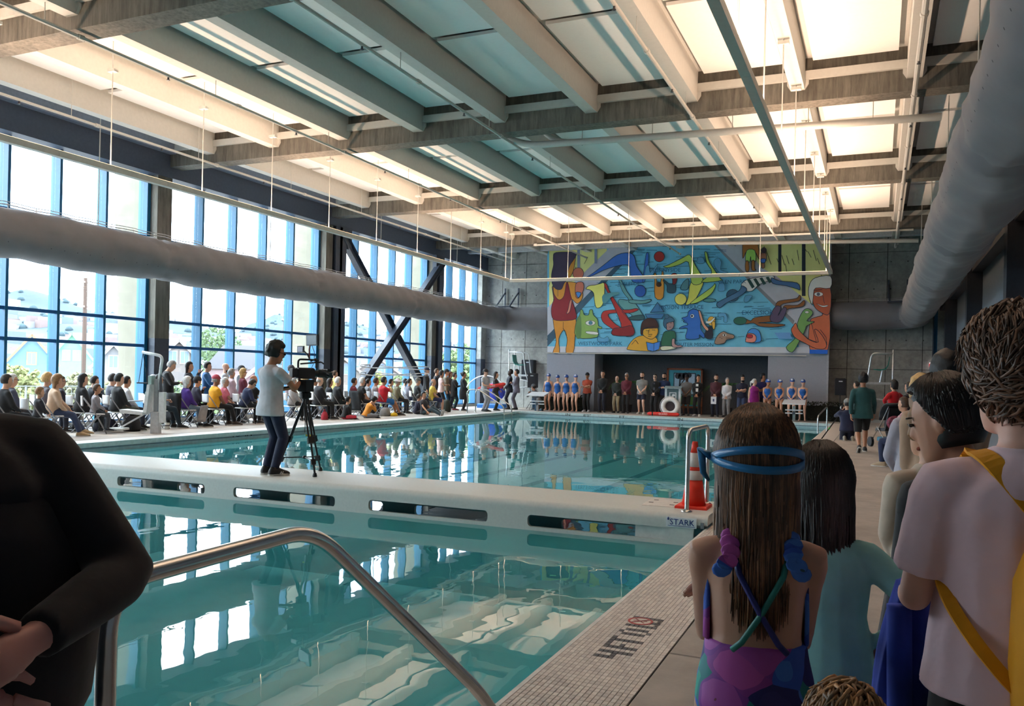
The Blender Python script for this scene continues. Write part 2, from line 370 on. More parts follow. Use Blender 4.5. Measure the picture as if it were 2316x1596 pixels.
# --- walls
def walls():
    # far concrete wall: cast panels with recessed joints
    base = struct(MB().box(XL-.3, XR+.3, YF, YF+.3, -.3, 8.2).build('wall_far', m_joint))
    xs = [-18.3, -16.9, -15.65, -13.0, -10.5, -8.0, -5.5, -3.0, -1.2, .25, 1.6, 2.7]; zs = [0, 2.12, 2.92, 5.0, 6.9, 8.2]
    for a, b in zip(xs, xs[1:]):
        for c, d in zip(zs, zs[1:]):
            o = MB(); o.box(a+.012, b-.012, YF-.03, YF+.05, c+.01, d-.01)
            o.build('wall_panel', c_wall, base)
    th = MB()
    for a in np.arange(-17.6, 2.2, 1.25):
        for z in (1.0, 2.5, 3.4, 4.5, 5.5, 6.4): th.lathe([(.03,0),(.03,.004)], (0,0,0), 8)
    # tie holes
    hm = MB()
    for a in np.arange(-17.6, 2.2, .62):
        for z in (1.55, 3.3, 4.6, 5.4, 6.5):
            hm.add([(a+.03*math.cos(t), YF-.033, z+.03*math.sin(t)) for t in np.linspace(0, 2*math.pi, 9)[:-1]], [tuple(range(8))])
    o = hm.build('tie_hole', M((92,90,86), .9), base); o['kind'] = 'stuff'
    # near wall and right wall
    nb = struct(MB().box(XL-.3, XR+.3, YN-.3, YN, -.3, 8.2).build('wall_near', c_wall))
    rb = struct(MB().box(XR, XR+.3, YN, YF, -.3, 8.2).build('wall_right', M((128,134,142), .6, var=.05)))
    for a in (17.4, 24.75, 32.35, 9.85, 2.35): MB().box(XR-.35, XR, a-.2, a+.2, 0, 7).build('steel_column', M((44,46,54), .5), rb)
    MB().box(XR-.25, XR, YN, YF-.6, 4.45, 4.8).build('steel_beam', M((44,46,54), .5), rb)
    for a in (2.5, 10, 17.6, 25): MB().box(XR-.06, XR, a+.2, a+6.9, 2.5, 2.62).build('rail_cap', M((44,46,54), .5), rb)
    # blue framed door strip in the far right corner
    d = struct(MB().box(XR-.5, XR-.35, 36.2, 36.6, 0, 5.0).build('door_1', m_blue))
    MB().box(XR-.52, XR-.48, 36.05, 36.2, 0, 5.1).build('door_jamb', m_steel, d); MB().box(XR-.48, XR-.38, 36.6, 36.75, 0, 5.1).build('door_jamb', m_steel, d)
    # box wall carrying the mural, with the recess below it
    y = 36.2
    mw = struct(MB().box(-14.0, -11.7, y, YF-.02, 0, 2.62).build('wall_mural', M((160,166,180), .6, var=.03)))
    m2 = M((160,166,180), .6, var=.03)
    MB().box(-4.2, -1.92, y, YF-.02, 0, 2.62).build('pier', m2, mw)
    MB().box(-14.0, -1.92, y, YF-.02, 2.62, 7.6).build('upper_wall', m2, mw)
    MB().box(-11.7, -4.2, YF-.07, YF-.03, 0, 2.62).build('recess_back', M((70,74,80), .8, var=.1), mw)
    MB().box(-1.92, -1.84, y-.03, y+.05, 0, 7.4).build('corner_pipe', M((170,176,186), .4), mw)
    MB().box(-14.02, -2.7, y-.05, y+.0, 2.585, 2.625).build('ledge', m_white, mw)
    # concrete planter kerb behind the swimmers
    MB().box(-4.15, 1.2, 36.05, 36.18, 0, .12).build('kerb', c_wall, mw)
walls()
# --- ceiling
JX = [-16.3, -14.2, -12.1, -10.0, -7.9, -5.75, -3.62, -1.55, .5]
def ceiling():
    c = struct(MB().box(XL-.3, XR+.3, YN-.3, YF+.3, 7.78, 8.0).build('ceiling', m_ceil))
    for y in BEAMS:
        b = MB().box(XL+.25, XR, y-.22, y+.22, 6.95, 7.78)
        b.build('concrete_beam', c_beam, c)
        l = MB()
        xs = [XL]+JX+[XR]
        for a, e in zip(xs, xs[1:]):
            for s in (-1, 1): l.box(a+.12, e-.12, y+s*.22-(.07 if s < 0 else 0), y+s*.22+(.07 if s > 0 else 0), 7.36, 7.52)
        l.build('ledger', m_white, c)
    ys = BEAMS+[YF]
    cj = {}
    for a, b in zip(ys, ys[1:]):
        L = round(b-a-(.44 if b < 37 else .22), 3)
        if L not in cj:
            j = MB(); j.box(-.13, .13, 0, L, 7.17, 7.78)
            # bearing shoe at both ends
            for e in (.0, L-.05): j.add([(-.13,e,7.17),(.13,e,7.17),(.2,e,7.28),(.2,e,7.42),(-.2,e,7.42),(-.2,e,7.28),(-.13,e+.05,7.17),(.13,e+.05,7.17),(.2,e+.05,7.28),(.2,e+.05,7.42),(-.2,e+.05,7.42),(-.2,e+.05,7.28)], [(0,1,2,3,4,5),(11,10,9,8,7,6),(0,6,7,1),(1,7,8,2),(2,8,9,3),(3,9,10,4),(4,10,11,5),(5,11,6,0)])
            cj[L] = j.mesh('roof_joist', m_white)
        for x in JX: link('roof_joist', cj[L], c, (x, a+.22, 0))
        xs = [XL]+JX+[XR]
        half = (L-.5)/2
        for i, (p, q) in enumerate(zip(xs, xs[1:])):
            wd = round(q-p-.56, 2)
            if wd < .8: continue
            key = ('p', wd, round(half,3))
            if key not in cj: cj[key] = MB().box(0, wd, 0, half, 7.66, 7.72).mesh('ceiling_panel', m_panel)
            for k in (0, 1): link('ceiling_panel', cj[key], c, (p+.28, a+.22+.12+k*(half+.2), 0))
    # end joist across the far wall
    MB().box(XL, XR, 35.2, 35.4, 7.17, 7.78).build('cross_joist', M((190,196,202), .6), c)
    return c
ceiling = ceiling()
# --- window wall
WINB = [(-4.6, 2.05, 5), (2.75, 9.5, 5), (10.2, 16.75, 5), (17.38, 24.25, 5), (25.35, 31.95, 5), (32.95, 36.95, 3)]
def windows():
    w = struct(MB().box(XL-.3, XL+.02, YN, YF, -.3, .12).build('wall_left', c_wall))
    MB().box(XL-.35, XL+.3, YN, YF, 6.66, 7.28).build('steel_girder', m_slate, w)
    MB().box(XL-.35, XL+.5, YN, YF, 7.28, 7.78).build('girder_flange', M((120,130,146), .5), w)
    gt = [.12, 2.09, 2.78, 5.0, 6.66]
    pc = {}
    for i, (a, b, n) in enumerate(WINB):
        cols = np.linspace(a, b, n+1)
        win = struct(MB().box(XL-.24, XL-.02, a-.07, a+.03, .12, 6.66).build('window_%d' % (i+1), m_blue))
        for k, y in enumerate(cols[1:]):
            e = .07 if k == n-1 else .035
            q = MB(); q.box(XL-.26, XL, y-.035, y+e, .12, 6.66); q.build('mullion', m_blue, win)
            MB().box(XL-.33, XL-.26, y-.025, y+.025, .12, 6.66).build('mullion_cap', M((40,112,150), .4, var=.05), win)
        for k in range(n):
            for z in gt[:-1]: MB().box(XL-.1, XL-.02, cols[k]+.035, cols[k+1]-.035, z-.04, z+.04).build('transom', M((30,92,150), .4), win)
            for z0, z1 in zip(gt, gt[1:]):
                key = (round(cols[k+1]-cols[k],2), z0)
                if key not in pc: pc[key] = MB().box(-.006, .006, .036, key[0]-.036, z0+.04, z1-.04).mesh('pane', m_glass)
                link('pane', pc[key], win, (XL-.17, cols[k], 0))
    # piers between the bays
    cols = [(2.05,2.75), (9.5,10.2), (16.82,17.32), (24.32,24.7), (32.02,32.4), (36.95,37.5), (-6,-4.67)]
    for i, (a, b) in enumerate(cols):
        MB().box(XL-.2, XL+.25, a, b, 2.3, 7.0).build('concrete_pier', c_beam if i < 5 else c_wall, w)
        MB().box(XL-.2, XL+.255, a, b, 0, 2.3).build('painted_pier_foot', m_steel, w)
        # outside buttress, wider at the top
        if b < 37.4 and i < 5:
            yb = a+.05
            MB().loftq([[(XL-.36,yb,-1),(XL-.95,yb,-1),(XL-.95,yb+.5,-1),(XL-.36,yb+.5,-1)],[(XL-.36,yb,7.4),(XL-1.45,yb,7.4),(XL-1.45,yb+.5,7.4),(XL-.36,yb+.5,7.4)]]).build('buttress', M((132,127,112), .8, var=.1, scale=2), w)
    # steel columns and the cross brace
    def hcol(y): 
        q = MB(); q.box(XL+.0, XL+.05, y-.2, y+.2, 0, 6.66); q.box(XL+.3, XL+.35, y-.2, y+.2, 0, 6.66); q.box(XL+.05, XL+.3, y-.02, y+.02, 0, 6.66); q.build('steel_column', m_steel, w)
    for y in (24.95, 25.2, 32.65): hcol(y)
    def hbar(a, b, nm):
        q = MB(); a = V(a); b = V(b); d = (b-a).normalized(); n = d.cross(V((1,0,0))).normalized()
        for s in (-1, 1): q.obox((a+b)/2+n*s*.14, V((.12,0,0)), (b-a)/2, n*.012)
        q.obox((a+b)/2, V((.012,0,0)), (b-a)/2, n*.14)
        q.build(nm, m_steel, w)
    hbar((XL+.25,25.2,6.5),(XL+.25,32.2,.2),'cross_brace'); hbar((XL+.5,32.4,6.4),(XL+.5,25.3,.2),'cross_brace')
    MB().obox((XL+.2,25.45,6.35),(.1,0,0),(0,.35,0),(0,0,.4)).build('gusset', m_steel, w); MB().obox((XL+.4,32.2,6.25),(.1,0,0),(0,.35,0),(0,0,.4)).build('gusset', m_steel, w)
windows()
# ================================================================ SERVICES UNDER THE ROOF
def light_rail(label, a, b, rods, canopy_z=7.17):
    a = V(a); b = V(b); d = (b-a).normalized(); n = d.cross(U0).normalized()
    root = thing('light_rail', label, 'light fixture', a, group='pendant light rails over the pool')
    loc = lambda p: V(p)-a
    k = max(1, int((b-a).length/2.4)); 
    for i in range(k):
        p = a+(b-a)*(i/k); q = a+(b-a)*((i+1)/k)
        MB().obox(loc((p+q)/2), n*.06, (q-p)/2-d*.004, U0*.055).build('housing', M((196,196,190), .4, var=.04), root)
    mb = MB().obox(loc((a+b)/2)+U0*.058, n*.045, (b-a)/2, U0*.004)
    mb.build('diffuser', M((255,214,172), .5, emit=2.5, key='lamp_glow'), root)
    for p in rods:
        MB().tube([loc(V((p[0],p[1],a.z+.055))), loc(V((p[0],p[1],7.66)))], .011, 6).build('hanger_rod', m_white, root)
        MB().obox(loc(V((p[0],p[1],7.1))), (.09,0,0), (0,.05,0), (0,0,.025)).build('canopy', m_white, root)
    l = bpy.data.lights.new('uplight', 'AREA'); l.shape = 'RECTANGLE'; l.size = .09; l.size_y = (b-a).length; l.energy = 13*(b-a).length; l.color = (1, .67, .47); l.spread = math.radians(150)
    o = bpy.data.objects.new('uplight', l); COL.objects.link(o); o.parent = root
    m = Matrix((tuple(n), tuple(d), tuple(n.cross(d)))).transposed().to_4x4()
    zz = n.cross(d)
    if zz.z > 0: m = Matrix((tuple(-n), tuple(d), tuple((-n).cross(d)))).transposed().to_4x4()
    o.matrix_local = Matrix.Translation(loc((a+b)/2)+U0*.075) @ m
light_rail('long pendant light rail running beside the window wall', (-13.4,3.0,5.25), (-13.4,30.2,5.25), [(-13.4,y) for y in (4.6,6.9,9.25,11.55,13.9,16.15,18.45,20.75,23.1,25.35,27.7,29.95)])
light_rail('long pendant light rail above the right deck', (-1.55,3.0,5.25), (-1.55,30.4,5.25), [(-1.55,y) for y in (5.1,7.4,9.8,12.15,14.5,16.85,19.2,21.9,24.2,26.6,29.3)])
light_rail('pendant light rail crossing in front of the mural', (-13.4,30.42,5.25), (-1.62,30.42,5.25), [(x,30.42) for x in (-13.37,-11.0,-8.6,-6.24,-3.88,-1.7)])
def pipes():
    for lab, x, y1, r in (('thin sprinkler pipe nearest the window wall', -16.05, 36.2, .03), ('sprinkler pipe above the left light rail', -12.05, 35.6, .035), ('sprinkler pipe over the middle of the pool', -7.85, 35.4, .03), ('sprinkler pipe over the right half of the pool', -3.58, 33.2, .035), ('white sprinkler pipe beside the right duct', .5, 36.0, .045)):
        t = thing('sprinkler_pipe', lab, 'pipe', (x,YN,6.86), group='sprinkler pipes under the roof')
        autosmooth(MB().tube([(0,0,0),(0,y1-YN,0)], r, 8).build('pipe', m_white, t))
        for y in np.arange(2.8, y1-YN, 3.7):
            MB().lathe([(.018,-.02),(.018,-.06),(.03,-.065),(.03,-.075),(.005,-.08)], (0,y,-.01), 8).build('sprinkler_head', M((90,92,96), .4, .6), t)
            MB().tube([(0,y+1.2,.02),(0,y+1.2,.8)], .008, 5).build('hanger_rod', m_white, t)
            MB().lathe([(r+.012,-.05),(r+.012,.05)], (0,0,0), 8)
            MB().tube([(0,y+1.8,0),(0,y+1.9,0)], r+.015, 8).build('coupling', m_white, t)
    t = thing('drain_pipe', 'thick white drain pipe crossing below the roof past the second beam', 'pipe', (0,0,0))
    autosmooth(MB().tube(round_path([(-8.25,17.75,7.7),(-8.25,17.75,7.1),(-7.5,17.9,6.82),(1.0,17.9,6.62)], .35), .075, 10).build('pipe', m_white, t))
    autosmooth(MB().tube(round_path([(-7.25,18.0,7.7),(-7.25,18.0,7.2),(-6.9,17.98,6.9),(-6.4,17.93,6.8)], .25), .06, 10).build('branch', m_white, t))
    for x in (-6.2,-4.6,-2.9,-1.4,-.2,.6): MB().tube([(x,17.9,6.7),(x,17.9,7.4)], .01, 5).build('hanger_rod', m_white, t)
    t = thing('drain_pipe', 'white drain pipe running above the top edge of the mural', 'pipe', (0,0,0))
    autosmooth(MB().tube(round_path([(-8.3,32.9,7.7),(-8.3,32.9,7.1),(-7.7,33.0,6.88),(1.2,33.0,6.62)], .3), .075, 10).build('pipe', m_white, t))
    autosmooth(MB().tube(round_path([(-7.4,33.0,7.7),(-7.4,33.0,7.15),(-7.2,33.0,6.9)], .2), .06, 10).build('branch', m_white, t))
    t = thing('conduit', 'slim pale conduit strapped under the farthest concrete beam', 'pipe', (0,0,0))
    autosmooth(MB().tube([(-13.1,32.05,6.9),(-8.4,32.05,6.9),(1.0,32.05,6.86)], .035, 8).build('pipe', m_white, t))
    for x in np.arange(-13, -8, 1.6): MB().box(x-.06,x+.06,32.0,32.1,6.86,6.95).build('strap', m_white, t)
pipes()
def duct(label, path, R, ph, cable):
    pts = round_path(path, .8, 8); dense = []
    for a, b in zip(pts, pts[1:]):
        k = max(1, int((b-a).length/.16))
        dense += [a+(b-a)*(i/k) for i in range(k)]
    dense.append(pts[-1])
    n = 28; rings = []; up = V((0,0,1)); s = 0
    rnd = np.random.RandomState(int(ph*10)); amp = rnd.rand(64)
    for i, p in enumerate(dense):
        d = (dense[min(i+1,len(dense)-1)]-dense[max(i-1,0)]).normalized(); x = d.cross(up).normalized(); y = x.cross(d)
        if i: s += (p-dense[i-1]).length
        ring = []
        seam = abs((s % 6.1)-3.0)
        fold = math.exp(-seam*2.2)
        for j in range(n):
            t = 2*math.pi*j/n
            w = .012*math.sin(s*3.1+ph+2*math.sin(t*2))+.010*math.sin(s*7.3+3*t+ph)+.016*math.sin(s*1.3+1.7*t)
            w += fold*.03*math.sin(t*9+s*5)
            if math.sin(t) < -.5: w += .02*math.sin(s*2.0+ph)
            r = R+w-(.05 if seam < .06 else 0)
            top = 1+.06*max(0, math.sin(t))**8
            ring.append(p+x*(r*math.cos(t))+y*(r*math.sin(t)*top))
        rings.append(ring)
    root = thing('fabric_duct', label, 'air duct', (0,0,0), group='fabric air ducts')
    MB().loftq(rings).build('sleeve', M((116,115,121), .75, var=.06, scale=3, sheen=.2), root, smooth=True)
    hk = MB(); dots = MB(); sagp = []
    for i in range(0, len(dense)-1, 2):
        p = dense[i]; d = (dense[i+1]-p).normalized(); x = d.cross(up).normalized()
        sagp.append(p+U0*(R*1.06+.05+.012*math.sin(i)))
        if i % 4 == 0: hk.bar(p+U0*(R*1.03), p+U0*(R*1.06+.09), .012, .012)
        for an in (-25, 205):
            q = p+x*(math.cos(math.radians(an))*(R+.015))+U0*(math.sin(math.radians(an))*(R+.015))
            nn = (q-p).normalized(); tt = d
            dots.add([q+tt*.014*math.cos(a)+nn.cross(tt)*.014*math.sin(a) for a in np.linspace(0,2*math.pi,7)[:-1]], [tuple(range(6))])
    hk.build('hanger_clip', m_white, root)['kind'] = 'stuff'; dots.build('air_hole', M((80,80,86), .9), root)['kind'] = 'stuff'
    MB().tube(sagp, .012, 5).build('cable', M((210,210,214), .5), root)
    MB().tube([q+U0*.06 for q in sagp], .009, 5).build('cable', M((210,210,214), .5), root)
    for e in cable:
        MB().tube([e, V((e[0],e[1],7.7))], .012, 5).build('drop_wire', m_white, root)
duct('grey fabric air duct hanging in front of the window wall', [(-16.6,-5.5,4.2),(-16.6,36.8,4.2),(-14.02,36.8,4.2)], .52, .3, [(-16.6,y,4.75) for y in (14,20,26,32)])
duct('big grey fabric air duct overhead along the right wall', [(1.25,-5.5,4.2),(1.25,36.8,4.25),(-1.8,36.8,4.25)], .54, 1.9, [(1.25,y,4.8) for y in (8,14,20,26,32)])
def bracket(label, x, s):
    t = thing('duct_bracket', label, 'bracket', (x,37.4,4.8), group='black wall brackets above the ducts')
    for e in (0, .7):
        MB().box(e-.03,e+.03,-.06,0,-.1,.95).build('upright', m_steel, t)
        MB().bar((e,-.03,.75),(e+s*.05,-1.0,-.02),.05,.05).build('strut', m_steel, t)
        MB().box(e-.03,e+.03,-1.1,0,-.06,0).build('arm', m_steel, t)
    MB().box(-.03,.73,-1.12,-1.04,-.06,.0).build('cross_bar', m_steel, t)
bracket('black steel wall bracket above the left duct end', -16.7, -1); bracket('black steel wall bracket above the right duct elbow', .3, 1)
# ================================================================ OUTSIDE
def outside():
    g = struct(MB().box(-90, XL-.3, -60, 170, -3.2, -3.0).build('floor_street', M((96,95,94), .9, var=.2, scale=.4))); g['label'] = 'pale street and lots outside the windows'
    MB().box(XL-10.0, XL-.3, YN, 60, -3.0, -1.2).build('terrace', c_deck, g)
    # hills with their houses
    hv = MB(); nx, ny = 40, 150
    def hz(u, v):      # u: 0 near .. 1 ridge ; v along the valley
        y = v*2600-600
        ridge = 118+26*math.sin(y*.0032+1.0)+18*math.sin(y*.0083+.6)+14*math.sin(y*.021)+5*math.sin(y*.06)
        return -8+ridge*(u**1.5)+7*math.sin(u*21+y*.006)*u
    P = {}
    for i in range(nx+1):
        for j in range(ny+1):
            u = i/nx; v = j/ny; P[i,j] = (-200-1100*u, v*2600-600, hz(u,v))
    hv.add([P[i,j] for i in range(nx+1) for j in range(ny+1)], [(i*(ny+1)+j, (i+1)*(ny+1)+j, (i+1)*(ny+1)+j+1, i*(ny+1)+j+1) for i in range(nx) for j in range(ny)])
    hm = M((48,62,76), .95, var=.25, scale=.02, key='hill_green')
    o = hv.build('hillside', hm, None, smooth=True); tag(o, 'blue green hillside rising beyond the houses', 'hill', kind='structure')
    rnd = random.Random(3); hs = {0: MB(), 1: MB(), 2: MB()}; tr = MB()
    for _ in range(5200):
        u = rnd.random()**1.1*.8; band = math.sin(u*46+rnd.uniform(-.5,.5))
        if band < -.1: continue
        v = rnd.random(); x = -200-1100*u; y = v*2600-600; z = hz(u, v); s = rnd.uniform(3,6); w = rnd.uniform(4,13)
        hs[rnd.choice((0,0,0,1,2))].box(x-s, x+s, y-w, y+w, z-3, z+rnd.uniform(4,8))
    hr = bpy.data.objects.new('hillside_houses', None); COL.objects.link(hr); tag(hr, 'white and pastel houses scattered in rows over the far hillside', 'houses', kind='stuff')
    for k, c in ((0,(126,126,132)), (1,(116,100,98)), (2,(92,100,112))): hs[k].build('house_blocks', M(c, .9), hr)['kind'] = 'stuff'
    for _ in range(1500):
        u = rnd.random()**.6; v = rnd.random(); x = -200-1100*u; y = v*2600-600; z = hz(u, v); r = rnd.uniform(2.5,6)
        tr.lathe([(.2*r,-.5*r),(r,0),(.7*r,.7*r),(.1*r,1.1*r)], (x,y,z), 6)
    tag(tr.build('hillside_trees', M((54,70,76), .95), smooth=True), 'dark trees scattered over the far hillside', 'trees', kind='stuff')
    def house(label, px, d, w, h, depth, wall, roof, trim, win=1, pitch=.9, rz=0.0):
        p = at(px, 880, d); base = V((p.x, p.y, -3.0))
        t = thing('gable_house', label, 'house', base, math.atan2(-p.x, p.y)+math.radians(rz), group='gabled houses outside the windows')
        # local: +y towards the viewer side is -y ; gable faces -y
        MB().box(-w/2, w/2, 0, depth, 0, h).build('walls', M(wall, .8, var=.06, scale=2), t)
        ap = h+w/2*pitch
        MB().add([(-w/2,0,h),(w/2,0,h),(0,0,ap),(-w/2,.2,h),(w/2,.2,h),(0,.2,ap)], [(0,1,2),(5,4,3),(0,3,4,1),(1,4,5,2),(2,5,3,0)]).build('gable', M(wall, .8, var=.06, scale=2), t)
        for s in (-1, 1):
            e = .35; MB().add([(s*(w/2+e),-.5,h-e*pitch),(0,-.5,ap),(0,depth,ap),(s*(w/2+e),depth,h-e*pitch),(s*(w/2+e),-.5,h-e*pitch+.18),(0,-.5,ap+.18),(0,depth,ap+.18),(s*(w/2+e),depth,h-e*pitch+.18)], [(0,1,2,3),(7,6,5,4),(0,4,5,1),(1,5,6,2),(2,6,7,3),(3,7,4,0)]).build('roof_slope', M(roof, .9, var=.12, scale=3), t)
            MB().bar((s*(w/2+e),-.56,h-e*pitch+.05),(0,-.56,ap+.05),.08,.3).build('barge_board', M(trim, .7), t)
        for k in range(win):
            x = (k-(win-1)/2)*1.5
            f = MB().box(x-.62, x+.62, -.08, 0, h-.3, h+1.5).build('window', M(trim, .6), t)
            MB().box(x-.48, x+.48, -.1, -.07, h-.15, h+1.35).build('pane', M((96,112,134), .15), f)
            MB().box(x-.03, x+.03, -.12, -.09, h-.15, h+1.35).build('glazing_bar', M(trim, .6), f)
    house('sky blue house with terracotta roof and orange barge boards', 70, 114, 6.0, 4.8, 7, (78,106,126), (104,72,62), (126,95,69), 1, 1.25)
    house('mint green gabled house behind the utility pole', 160, 134, 6.0, 5.6, 8, (84,124,104), (84,87,88), (98,126,113), 2, 1.35)
    house('grey gabled house with white window beside the pier', 255, 112, 5.0, 4.6, 9, (109,107,109), (95,78,77), (133,132,132), 1, 1.15)
    house('mauve brown house with a white bay seen past the first pier', 402, 112, 5.6, 5.4, 9, (99,91,88), (95,71,68), (129,127,126), 2, 1.0, 6)
    house('small pink cottage with red roof behind the audience', 588, 96, 3.4, 3.6, 5, (134,106,109), (119,71,67), (137,126,125), 1, .8, 4)
    house('long low brown house left of the cross brace', 778, 120, 5.0, 4.4, 9, (104,95,89), (84,66,62), (119,115,112), 1, .8)
    house('rose roofed house seen through the cross brace', 850, 132, 7.0, 4.6, 9, (115,106,103), (94,73,71), (126,120,118), 2, .7)
    house('terracotta roofed bungalow at the left picture edge', -75, 100, 6.0, 5.0, 8, (123,106,94), (109,73,62), (132,109,89), 1, .9)
    # big grey shed roof
    p = at(545, 880, 124); t = thing('shed', 'wide grey shed with hipped roof and white pipe vents', 'shed', (p.x,p.y,-3), math.atan2(-p.x, p.y))
    MB().box(-5,5,0,8,0,4.6).build('walls', M((130,112,112), .8), t)
    MB().loftq([[(-5.3,-.3,4.6),(5.3,-.3,4.6),(5.3,8,4.6),(-5.3,8,4.6)],[(-2.6,3,8.2),(5.2,3,8.2),(5.2,4,8.2),(-2.6,4,8.2)]]).build('roof', M((72,71,76), .9, var=.1), t)
    for x in (-1.5, 2.2): MB().box(x-.1,x+.1,-.5,-.3,4.6,8.0).build('vent_pipe', M((130,130,132), .6), t)
    # trees and shrubs outside
    def tree(label, px, d, z, r, h, col, trunk=True, grp='trees outside the windows'):
        p = at(px, 880, d); t = thing('tree', label, 'tree', (p.x,p.y,-3.0), group=grp)
        if trunk: MB().tube([(0,0,0),(0,0,z)], .2, 7).build('trunk', M((92,76,62), .9), t)
        c = MB(); q = random.Random(px)
        for _ in range(800):
            a, b, rr = q.uniform(0,6.28), math.acos(q.uniform(-1,1)), q.random()**.4
            c_ = V((r*rr*math.sin(b)*math.cos(a), r*rr*math.sin(b)*math.sin(a), z+h*.5+h*.5*rr*math.cos(b)))
            s = (.10+.08*q.random())*(r/1.8)**.5; u = V((q.uniform(-1,1),q.uniform(-1,1),q.uniform(-1,1))).normalized(); v = u.orthogonal().normalized(); w = u.cross(v)
            c.add([c_-v*s-w*s*.6, c_+v*s-w*s*.6, c_+v*s+w*s*.6, c_-v*s+w*s*.6], [(0,1,2,3)])
            c.obox(c_, v*s*.6, w*s*.6, u*s*.6)
        c.build('foliage', M(col, .9, var=.25, scale=2), t)['kind'] = 'stuff'
    tree('round green tree rising behind the grey shed', 488, 140, 3.5, 4.4, 8.0, (76,94,62))
    tree('yellow flowering shrub left of the cross brace foot', 855, 62, 1.2, 1.3, 3.4, (114,117,57))
    tree('green shrub at the cross brace foot', 908, 72, 1.2, 1.5, 3.2, (81,93,57))
    tree('leafy tree framed in the last window by the corner', 1045, 62, 2.0, 1.9, 4.8, (84,99,62))
    tree('pale sunlit hedge at the left picture edge', 25, 60, .6, 2.6, 3.9, (115,117,74))
    tree('flowering hedge below the mint green house', 185, 66, .6, 2.4, 3.4, (114,112,84))
    tree('low green hedge behind the woman with the microphone', 420, 60, .6, 2.6, 3.0, (90,105,66))
    # utility poles
    for px, d, h, lab in ((188, 100, 15.0, 'brown utility pole with two cross arms before the mint house'), (640, 150, 17.0, 'slim utility pole on the hill foot behind the tripod camera')):
        p = at(px, 880, d); t = thing('utility_pole', lab, 'utility pole', (p.x,p.y,-3), math.radians(113), group='utility poles outside')
        MB().tube([(0,0,0),(0,0,h)], [.3,.22], 8).build('pole', M((72,56,48), .9), t)
        for z in (h-.5, h-3.4): MB().box(-1.6,1.6,-.1,.1,z-.12,z+.12).build('cross_arm', M((120,100,90), .9), t)
    # mesh fence along the terrace
    t = thing('fence', 'grey wire mesh fence along the terrace outside', 'fence', (XL-9.0,8,-1.2))
    for k in range(18): MB().box(-.025,.025,k*2.4-.025,k*2.4+.025,0,2.0).build('fence_post', M((120,124,126), .6), t)
    for z in (.05, 1.97): MB().box(-.015,.015,0,40.8,z-.015,z+.015).build('rail', M((128,132,134), .6), t)
    w = MB()
    for y in np.arange(0, 40.8, .2): w.box(-.003,.003,y-.003,y+.003,.05,1.95)
    for z in np.arange(.1, 1.95, .2): w.box(-.003,.003,0,40.8,z-.003,z+.003)
    w.build('wire_mesh', M((140,144,146), .6), t)['kind'] = 'stuff'
outside()
